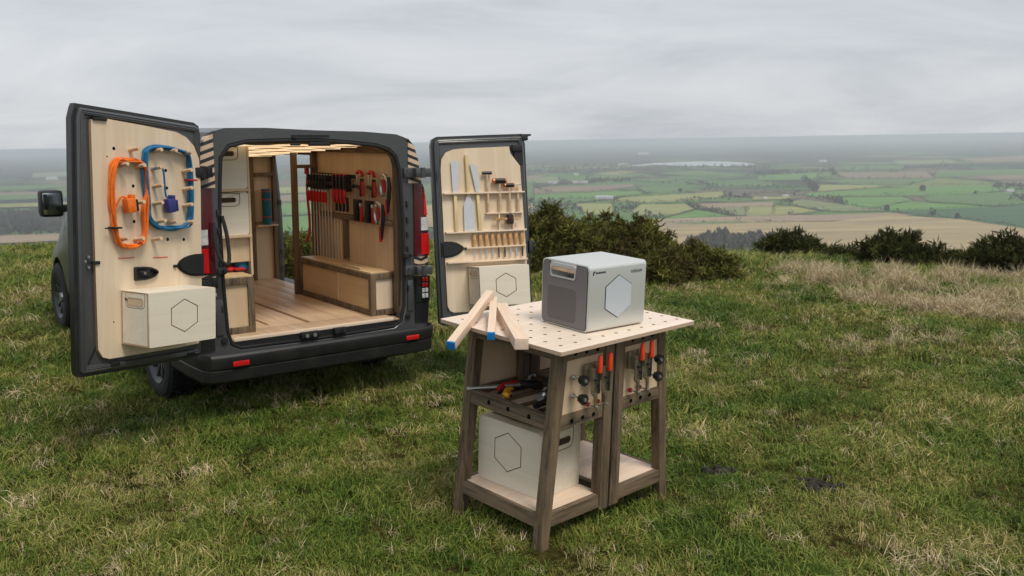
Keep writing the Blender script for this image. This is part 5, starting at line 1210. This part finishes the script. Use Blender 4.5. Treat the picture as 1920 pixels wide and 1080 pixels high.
for x0, x1 in ((XM0 - .062, XM0), (XM1, XM1 + .070)):
    for y0, y1 in ((YF - .004, YF + LD), (YB - LD, YB)):
        b = MB(); b.box(((x0 + x1) / 2, (y0 + y1) / 2, (.085 + Ht) / 2), (x1 - x0, y1 - y0, Ht - .085), bev=.003); b.build('inner_leg', FRAMEZ, wb)
DH = mat('dog_hole', (.012, .010, .008), .9)
def rail(x0, x1, z0, z1, y, holes=(), nm='rail', slant=None):
    """rail in the front or back face; x0/x1 give the ends at mid height"""
    b = MB(); c = [(circ(hx, hz, .0125, 10), None, .016, 1, 1) for hx, hz in holes]
    P = [(x0(z0), z0), (x1(z0), z0), (x1(z1), z1), (x0(z1), z1)]
    b.plate(P, c, X=T3(0, y, 0), th=.032, m=0, me=0); return b.build(nm, [FRAMEX, DH], wb)
li = lambda z: lx(z) + LW - .002
ri = lambda z: B_ - lx(z) - LW + .002
cm0 = lambda z: XM0 - .060
cm1 = lambda z: XM1 + .068
for y in (YF + .004, YB - .036):
    fr_h = y < .3
    rail(li, cm0, .897, Ht - .001, y, [(.215, .925), (.293, .923), (.370, .921)] if fr_h else []); rail(cm1, ri, .897, Ht - .001, y, [(.635, .925), (.714, .926), (.789, .926)] if fr_h else [])
    rail(li, cm0, .572, .636, y, [(.204, .598), (.281, .598), (.359, .597)] if fr_h else []); rail(cm1, ri, .576, .638, y, [(.643, .606), (.72, .607), (.794, .607)] if fr_h else [])
    rail(li, cm0, .100, .165, y); rail(cm1, ri, .100, .165, y)
    for (p0, p1) in ((li, cm0), (cm1, ri)):
        if y < .3 or True:
            b = MB(); P = [(p0(.637), .637), (p1(.637), .637), (p1(.896), .896), (p0(.896), .896)]; b.prism(P, y + (.010 if y < .3 else .016), y + .022); b.build('side_panel', ring_wood('warm_panel', (.78, .60, .41), (.69, .51, .33), 'Z', .5, .55, .5), wb)
# cross rails on the splayed ends (with dog holes) and between the inner legs
def xrail(z0, z1, mir, holes, y0=YF + LD - .002, y1=YB - LD + .002):
    f = (lambda z: B_ - lx(z)) if mir else lx; sg = -1 if mir else 1
    zc = (z0 + z1) / 2; ang = math.atan2((xt - xb), Ht) * sg
    X = T3(f(zc) + sg * .004, 0, zc) @ Matrix.Rotation(ang, 4, 'Y') @ Matrix(((0, 1, 0, 0), (1, 0, 0, 0), (0, 0, 1, 0), (0, 0, 0, 1))) if not mir else T3(f(zc) + sg * .004, 0, zc) @ Matrix.Rotation(ang, 4, 'Y') @ Matrix(((0, -1, 0, 0), (1, 0, 0, 0), (0, 0, 1, 0), (0, 0, 0, 1)))
    h2 = (z1 - z0) / 2; b = MB(); b.plate([(y0, -h2), (y1, -h2), (y1, h2), (y0, h2)], [(circ(q, 0, .0125, 10), None, .016, 1, 1) for q in holes], X=X, th=.032)
    return b.build('cross_rail', [FRAMEY, DH], wb)
for mir in (False, True):
    xrail(.905, Ht - .001, mir, [.235, .40, .56]); xrail(.572, .640, mir, [.265, .408, .545]); xrail(.100, .165, mir, [])
for x in (XM0 - .040, XM1 + .036):
    for z0, z1 in ((.90, Ht - .001), (.572, .636), (.100, .163)):
        b = MB(); b.box((x, (YF + YB) / 2, (z0 + z1) / 2), (.034, YB - YF - 2 * LD + .002, z1 - z0), bev=.002); b.build('cross_rail', FRAMEY, wb)
# shelves
SHELF = ring_wood('shelf_ply', (.78, .62, .48), (.68, .52, .385), 'X', .5, .5, .5)
b = MB(); b.box((.255, (YF + YB) / 2, .158), (.40, YB - YF - .075, .012)); b.build('lower_shelf', SHELF, wb); b = MB(); b.box((.745, (YF + YB) / 2, .158), (.40, YB - YF - .075, .012)); b.build('lower_shelf', SHELF, wb)
b = MB(); b.box((.275, (YF + YB) / 2, .588), (.34, YB - YF - .075, .012)); b.build('middle_shelf', SHELF, wb); b = MB(); b.box((.72, (YF + YB) / 2, .588), (.32, YB - YF - .075, .012)); b.build('middle_shelf', SHELF, wb)
for yy in (.30, .415, .53):
    b = MB(); b.box((.275, yy, .602), (.36, .016, .018), bev=.002); b.build('shelf_divider', FRAMEX, wb)
# knobs on threaded studs
def knob(x, z, out_=.055):
    k = sub(wb, 'clamp_knob', T3(x, YF, z)); b = MB(); P = []
    for i in range(28):
        a = 2 * math.pi * i / 28; r = .024 + .003 * math.cos(a * 7); P.append((r * math.cos(a), r * math.sin(a)))
    b.prism(P, -out_ - .020, -out_); b.prism([(p[0] * .72, p[1] * .72) for p in P], -out_, -out_ + .014); b.build('grip', BLK, k, ang=50)
    b = MB(); b.cyl((0, -out_ - .019, 0), (0, .012, 0), .0055, n=8); b.cyl((0, -out_ - .023, 0), (0, -out_ - .0195, 0), .009, n=10); b.cyl((0, -.004, 0), (0, .006, 0), .013, n=10); b.build('stud', STEEL, k)
for x, z in ((.203, .812), (.203, .722), (.772, .815), (.768, .727)): knob(x, z)
# toggle clamps
def toggle(x, z):
    """x, z: foot of the red handle; the clamp lies against the panel with its bar pointing down"""
    k = sub(wb, 'toggle_clamp', T3(x, YF, z)); y0 = -.045
    b = MB(); b.box((-.030, -.014, .0), (.05, .012, .085), bev=.002); b.box((-.022, -.030, -.01), (.006, .034, .07), bev=.002); b.box((-.034, -.030, -.01), (.006, .034, .07), bev=.002)
    b.prism([(-.036, -.10), (-.010, -.12), (.006, -.10), (.004, -.02), (-.004, .02), (-.03, .02)], y0 - .002, y0 + .006); b.prism([(-.026, -.10), (-.008, -.10), (-.006, -.165), (-.020, -.165)], y0 - .012, y0 - .004); b.build('bracket', ZINC, k)
    b = MB(); b.box((.002, y0 - .012, -.03), (.012, .006, .14), bev=.002); b.cyl((-.015, y0 - .016, -.03), (-.015, y0 + .01, -.03), .007, n=8); b.cyl((.0, y0 - .018, -.062), (.0, y0 + .01, -.062), .006, n=8); b.build('lever', DSTEEL, k)
    b = MB(); b.tube([(.002, y0 - .012, .0), (.002, y0 - .012, .008), (.002, y0 - .012, .074), (.002, y0 - .012, .086), (.002, y0 - .012, .090)], [.010, .0125, .0125, .009, .003], 12); b.build('red_handle', ORED, k)
    b = MB(); b.cyl((-.014, y0 - .022, -.163), (-.014, -.010, -.163), .0042, n=8); b.cyl((-.014, y0 - .026, -.163), (-.014, y0 - .016, -.163), .009, n=6); b.build('spindle', STEEL, k)
    b = MB(); b.cyl((-.014, -.010, -.163), (-.014, .004, -.163), .012, .010, 10); b.build('rubber_tip', RED, k)
for x, z in ((.318, .825), (.390, .825), (.636, .832), (.709, .834)): toggle(x, z)

# ---- crate on the lower shelf (open topped, hexagon towards the left)
ang = math.atan2(.255 - .674, .160 - .136)     # direction of the hexagon face in bench x, y
CX = BEN @ T3(.132, .676, .165) @ Matrix.Rotation(R(-87), 4, 'Z')
t = thing('plywood_crate', 'open cream crate with hexagon standing on the lower shelf of the workbench', 'crate', CX, 'cream plywood crates with routed hexagons')
w, d, h = .425, .300, .335
b = MB(); b.plate(rrect(0, 0, w, h, [.004, .004, .03, .03], 3), [(hexa(.205, .185, .105, .092), hexa(.205, .185, .105, .092, off=.005), .004, 1, 1)], th=.012); b.build('front_board', [CRATE, GROOVE], t, ang=25)
b = MB(); b.plate(rrect(0, 0, w, h, [.004, .004, .03, .03], 3), [], X=T3(0, d - .012, 0), th=.012); b.build('back_board', CRATE, t)
b = MB(); b.box((w / 2, d / 2, .008), (w - .02, d - .025, .012)); b.build('base_board', CRATE, t)
for z in (0, 1):
    y = .03 if z == 0 else d - .04; b = MB(); b.box((w / 2, y + .005, h - .006), (w - .03, .055, .012), bev=.004); b.build('lid_rail', CRATE, t)
for X, L in ((T3(w, .012, 0) @ Matrix.Rotation(R(90), 4, 'Z'), d - .024), (T3(0, d - .012, 0) @ Matrix.Rotation(R(-90), 4, 'Z'), d - .024)):
    o_ = rrect(.045, h - .118, L - .045, h - .012, [.034, .034, .002, .002]); b = MB(); b.plate([(0, .0), (L, .0), (L, h - .005), (0, h - .005)], [(o_, inset_poly(o_, .005), .004, 1, 1)], X=X, th=.012); sbd = b.build('side_board', [CRATE, GROOVE], t)
    r_ = rrect(.070, h - .088, L - .070, h - .055, .014); b = MB(); b.plate(inset_poly(r_, -.003), [(r_, None, .0016, 0, 1)], X=X @ T3(0, -.002, 0), th=.002); b.build('hand_hole', [EDGE, slot_m], sbd)

# ---- portable power pack on the top
PK = BEN @ T3(.342, .154, H + .004) @ Matrix.Rotation(-.0767, 4, 'Z')
pk = thing('power_pack', 'white and grey portable power pack with a hexagon badge on the bench top', 'power pack', PK)
PW, PD, PH = .395, .335, .322
b = MB(); prof = rrect(0, 0, PD, PH, .020, 5)   # y, z profile
X = Matrix(((0, 1, 0, 0), (1, 0, 0, 0), (0, 0, 1, 0), (0, 0, 0, 1)))       # local (x,z) -> (y,z), extruded along x
def shell(b, x0, x1, pr, m): b.prism(pr, x0, x1, m, X=X)
shell(b, .003, PW - .004, prof, 0); b.prism(inset_poly(prof, .003), .0, .003, 0, X=X); b.prism(inset_poly(prof, .004), PW - .004, PW, 0, X=X)
b.build('shell', PACKW, pk, ang=50)
for z in (0,): b = MB(); [b.cyl((x, y, -.004), (x, y, .001), .014, n=10) for x in (.04, PW - .04) for y in (.04, PD - .04)]; b.build('foot', RUBBER, pk)
# hexagon badge in a dark rebate on the front (y = 0 side)
b = MB(); hx = hexa(.200, .160, .108, .090); b.prism(hx, -.0012, .0, 0); b.build('badge_rebate', INK, pk); b = MB(); b.prism(hexa(.2015, .1595, .104, .087), -.0028, -.0005); b.build('hexagon_badge', HEXM, pk)
# grey end panel at x = 0 with a notch for the handle
ep = rrect(.010, .008, PD - .010, PH - .010, .014, 4)
XE = Matrix(((0, 1, 0, 0), (-1, 0, 0, PD), (0, 0, 1, 0), (0, 0, 0, 1)))     # plate local x -> from back to front, front face looks along -x
# local x' = PD - y ; the notch spans y .095 to .265
nx0, nx1 = PD - .268, PD - .092
def notch(o, k): 
    e = .008 + k
    return [(o + .0, .008 + 0)] 
pan = [(.012, .022), (.018, .012), (.028, .009), (PD - .028, .009), (PD - .018, .012), (PD - .012, .022), (PD - .011, PH - .030), (PD - .016, PH - .016), (PD - .028, PH - .010),
       (nx1 + .008, PH - .010), (nx1 + .008, .262), (nx1 + .002, .245), (nx1 - .014, .236), (nx0 + .014, .236), (nx0 - .002, .245), (nx0 - .008, .262), (nx0 - .008, PH - .010), (.028, PH - .010), (.016, PH - .016), (.011, PH - .030)]
b = MB(); b.prism(inset_poly(pan, -.004), -.0010, .0, 0, X=XE); b.build('panel_gap', INK, pk)
b = MB(); gr = rrect(PD - .285, .030, PD - .080, .195, .022, 4); b.plate(pan, [(gr, None, .0008, 1, 1)], X=XE @ T3(0, -.0034, 0), th=.0025, m=0, me=0); b.build('end_panel', [PACKG, PACKD], pk, ang=40)
# handle pocket
b = MB(); pc = rrect(nx0 + .004, .248, nx1 - .004, PH - .030, .014, 4); b.plate(rrect(nx0 - .002, .240, nx1 + .002, PH - .012, .016, 4), [(pc, None, .0065, 0, 1)], X=XE @ T3(0, -.0065, 0), th=.0075); 
hpk = b.build('handle_pocket', [PACKW, mat('polished_pocket', (.42, .45, .47), .18, .8)], pk, ang=40)
b = MB(); b.box((PD / 2 + (.0), 0, 0), (.1, .1, .1)); 
b = MB(); b.bar(XE @ Vector((nx0 + .006, -.004, PH - .040)), XE @ Vector((nx1 - .006, -.004, PH - .040)), .007, .016, bev=.002); b.build('wooden_grip', DOWEL, hpk)
b = MB(); b.bar(XE @ Vector((nx1 - .055, -.002, .258)), XE @ Vector((nx1 - .012, -.002, .255)), .004, .008); b.build('pull_tab', BLK, hpk)
# lettering and small emblem on the front
def letters(txt, size, M, mt, parent, nm='lettering'):
    c = bpy.data.curves.new(nm, 'FONT'); c.body = txt; c.size = size; c.extrude = .0006; c.materials.append(mt); c.space_character = 1.12
    c.space_character = 1.06; tmp = bpy.data.objects.new('text_tmp', c); COL.objects.link(tmp); dg = bpy.context.evaluated_depsgraph_get(); me = bpy.data.meshes.new_from_object(tmp.evaluated_get(dg)); bpy.data.objects.remove(tmp)
    o = bpy.data.objects.new(nm, me); COL.objects.link(o); o.parent = parent; o.matrix_basis = M; return o
UPR = Matrix(((1, 0, 0, 0), (0, 0, -1, 0), (0, 1, 0, 0), (0, 0, 0, 1)))
GINK = mat('grey_ink', (.16, .17, .18), .5)
letters('NISSAN', .0225, T3(.282, -.0015, .268) @ UPR, GINK, pk)
b = MB(); b.prism([(.022, .283), (.026, .295), (.036, .297), (.039, .291), (.032, .288), (.029, .282)], -.0012, .0002); b.prism(circ(.0275, .280, .004, 8), -.0012, .0002); b.build('leaf_emblem', INK, pk)
b = MB()
for i in range(9): b.box((.046 + i * .0075, -.0004, .287), (.0055, .0014, .0075 if i % 3 else .009))
b.build('small_print', INK, pk)

# ---- three lengths of timber lying across the left corner
def stick(p0, p1, w, h, lab, tip):
    """p0: overhanging near end, p1: far end, both on the centre line, in bench coordinates"""
    p0, p1 = Vector(p0), Vector(p1); t = thing('timber_batten', lab, 'timber', BEN @ T3(*p0), 'square battens lying on the bench top'); d = p1 - p0
    L = d.length; u = d.normalized(); b = MB()
    a = u * (.010 if tip else 0)
    sd = Vector((0, 0, 1)).cross(u).normalized(); up_ = u.cross(sd)
    rot = Matrix((sd, u, up_)).transposed().to_4x4()
    b.box((0, (L + (.010 if tip else 0)) / 2, 0), (w, L - (.010 if tip else 0), h), bev=.0012); b.build('shaft', PINE, t, rot)
    if tip: b = MB(); b.box((0, .005, 0), (w + .0004, .010, h + .0004), bev=.0008); b.build('painted_end', BLUEP, t, rot)
stick((-.105, .143, H + .026), (.344, .758, H + .026), .062, .050, 'thick square batten with a bare end lying flat on the bench corner', False)
stick((-.082, .368, H + .014), (.300, .765, H + .071), .036, .036, 'short batten with a blue painted end in the middle of the three', True)
stick((-.195, .522, H - .045), (.262, .752, H + .110), .040, .040, 'long tilted batten with a blue painted end hanging over the bench edge', True)

# ---- hand tools on the middle shelf
ZS = .613
def lay(x, y, a, z=ZS): return BEN @ T3(x, y, z) @ Matrix.Rotation(R(a), 4, 'Z')
t = thing('screwdriver', 'long steel bar with a black grip lying across the bench shelf', 'tool', lay(.055, .690, -28, .648)); b = MB(); b.tube([(0, 0, 0), (.10, 0, 0), (.28, 0, .002)], [.009, .010, .010], 10); b.build('shaft', STEEL, t)
b = MB(); b.tube([(.28, 0, .002), (.30, 0, .004), (.36, 0, .004), (.40, 0, .002)], [.012, .020, .020, .014], 10); b.build('grip', BLK, t)
t = thing('pipe_wrench', 'red handled grip wrench lying on the bench shelf', 'wrench', lay(.190, .600, -8, .640)); b = MB(); b.tube([(0, 0, 0), (.05, .012, .004), (.13, .02, .004)], [.014, .020, .017], 10); b.build('grip', RED, t)
b = MB(); b.tube([(-.02, -.03, -.01), (.02, -.022, -.004), (.10, -.012, 0), (.20, .0, .0)], [.008, .012, .012, .010], 8); b.tube([(.13, .02, .004), (.20, .03, .004)], [.014, .010], 8); b.build('handle', BLK, t)
b = MB(); b.tube([(.235 + .022 * math.cos(R(q)), .025, .01 + .022 * math.sin(R(q))) for q in range(40, 330, 24)], .007, 8); b.cyl((.19, .02, .006), (.215, .024, .008), .010, n=10); b.build('jaw', STEEL, t)
t = thing('spring_clamp', 'yellow plastic clamp lying at the front of the bench shelf', 'clamp', lay(.170, .535, 10, .630)); b = MB(); b.tube([(0, 0, 0), (.05, .02, .008), (.12, .025, .006)], [.012, .014, .012], 8); b.tube([(-.01, -.02, .005), (.03, -.012, .0), (.05, .01, .004)], [.013, .012, .010], 8); b.ball((.0, -.02, 0), .016); b.build('body', YEL, t)
b = MB(); b.cyl((.005, -.042, .0), (.005, -.030, .0), .008, n=8); b.build('pad', BLK, t)
t = thing('black_bar', 'thin black bar lying at the back of the bench shelf', 'tool', lay(.270, .575, -6, .622)); b = MB(); b.box((.06, 0, 0), (.20, .012, .010), bev=.003); b.build('bar', BLK, t)
t = thing('socket_head', 'steel socket lying beside the black handle near the front leg', 'socket', lay(.262, .375, 20, .634)); b = MB(); b.cyl((0, 0, 0), (.045, .008, 0), .020, .018, 14); b.build('socket', STEEL, t); b = MB(); b.cyl((.045, .008, 0), (.07, .012, .004), .014, .014, 10); b.build('drive', BLK, t); b = MB(); b.tube([(.09 + .016 * math.cos(R(q)), .016, .006 + .016 * math.sin(R(q))) for q in range(30, 330, 30)], .006, 8); b.build('hook', STEEL, t)
t = thing('ratchet_bar', 'black ribbed handle sticking out beside the front bench leg', 'tool', lay(.150, .300, 8, .632)); b = MB(); b.tube([(0, 0, 0), (.01, 0, 0), (.09, .004, 0), (.16, .006, 0)], [.012, .016, .016, .013], 10); b.build('grip', NAVY if False else BLK, t)
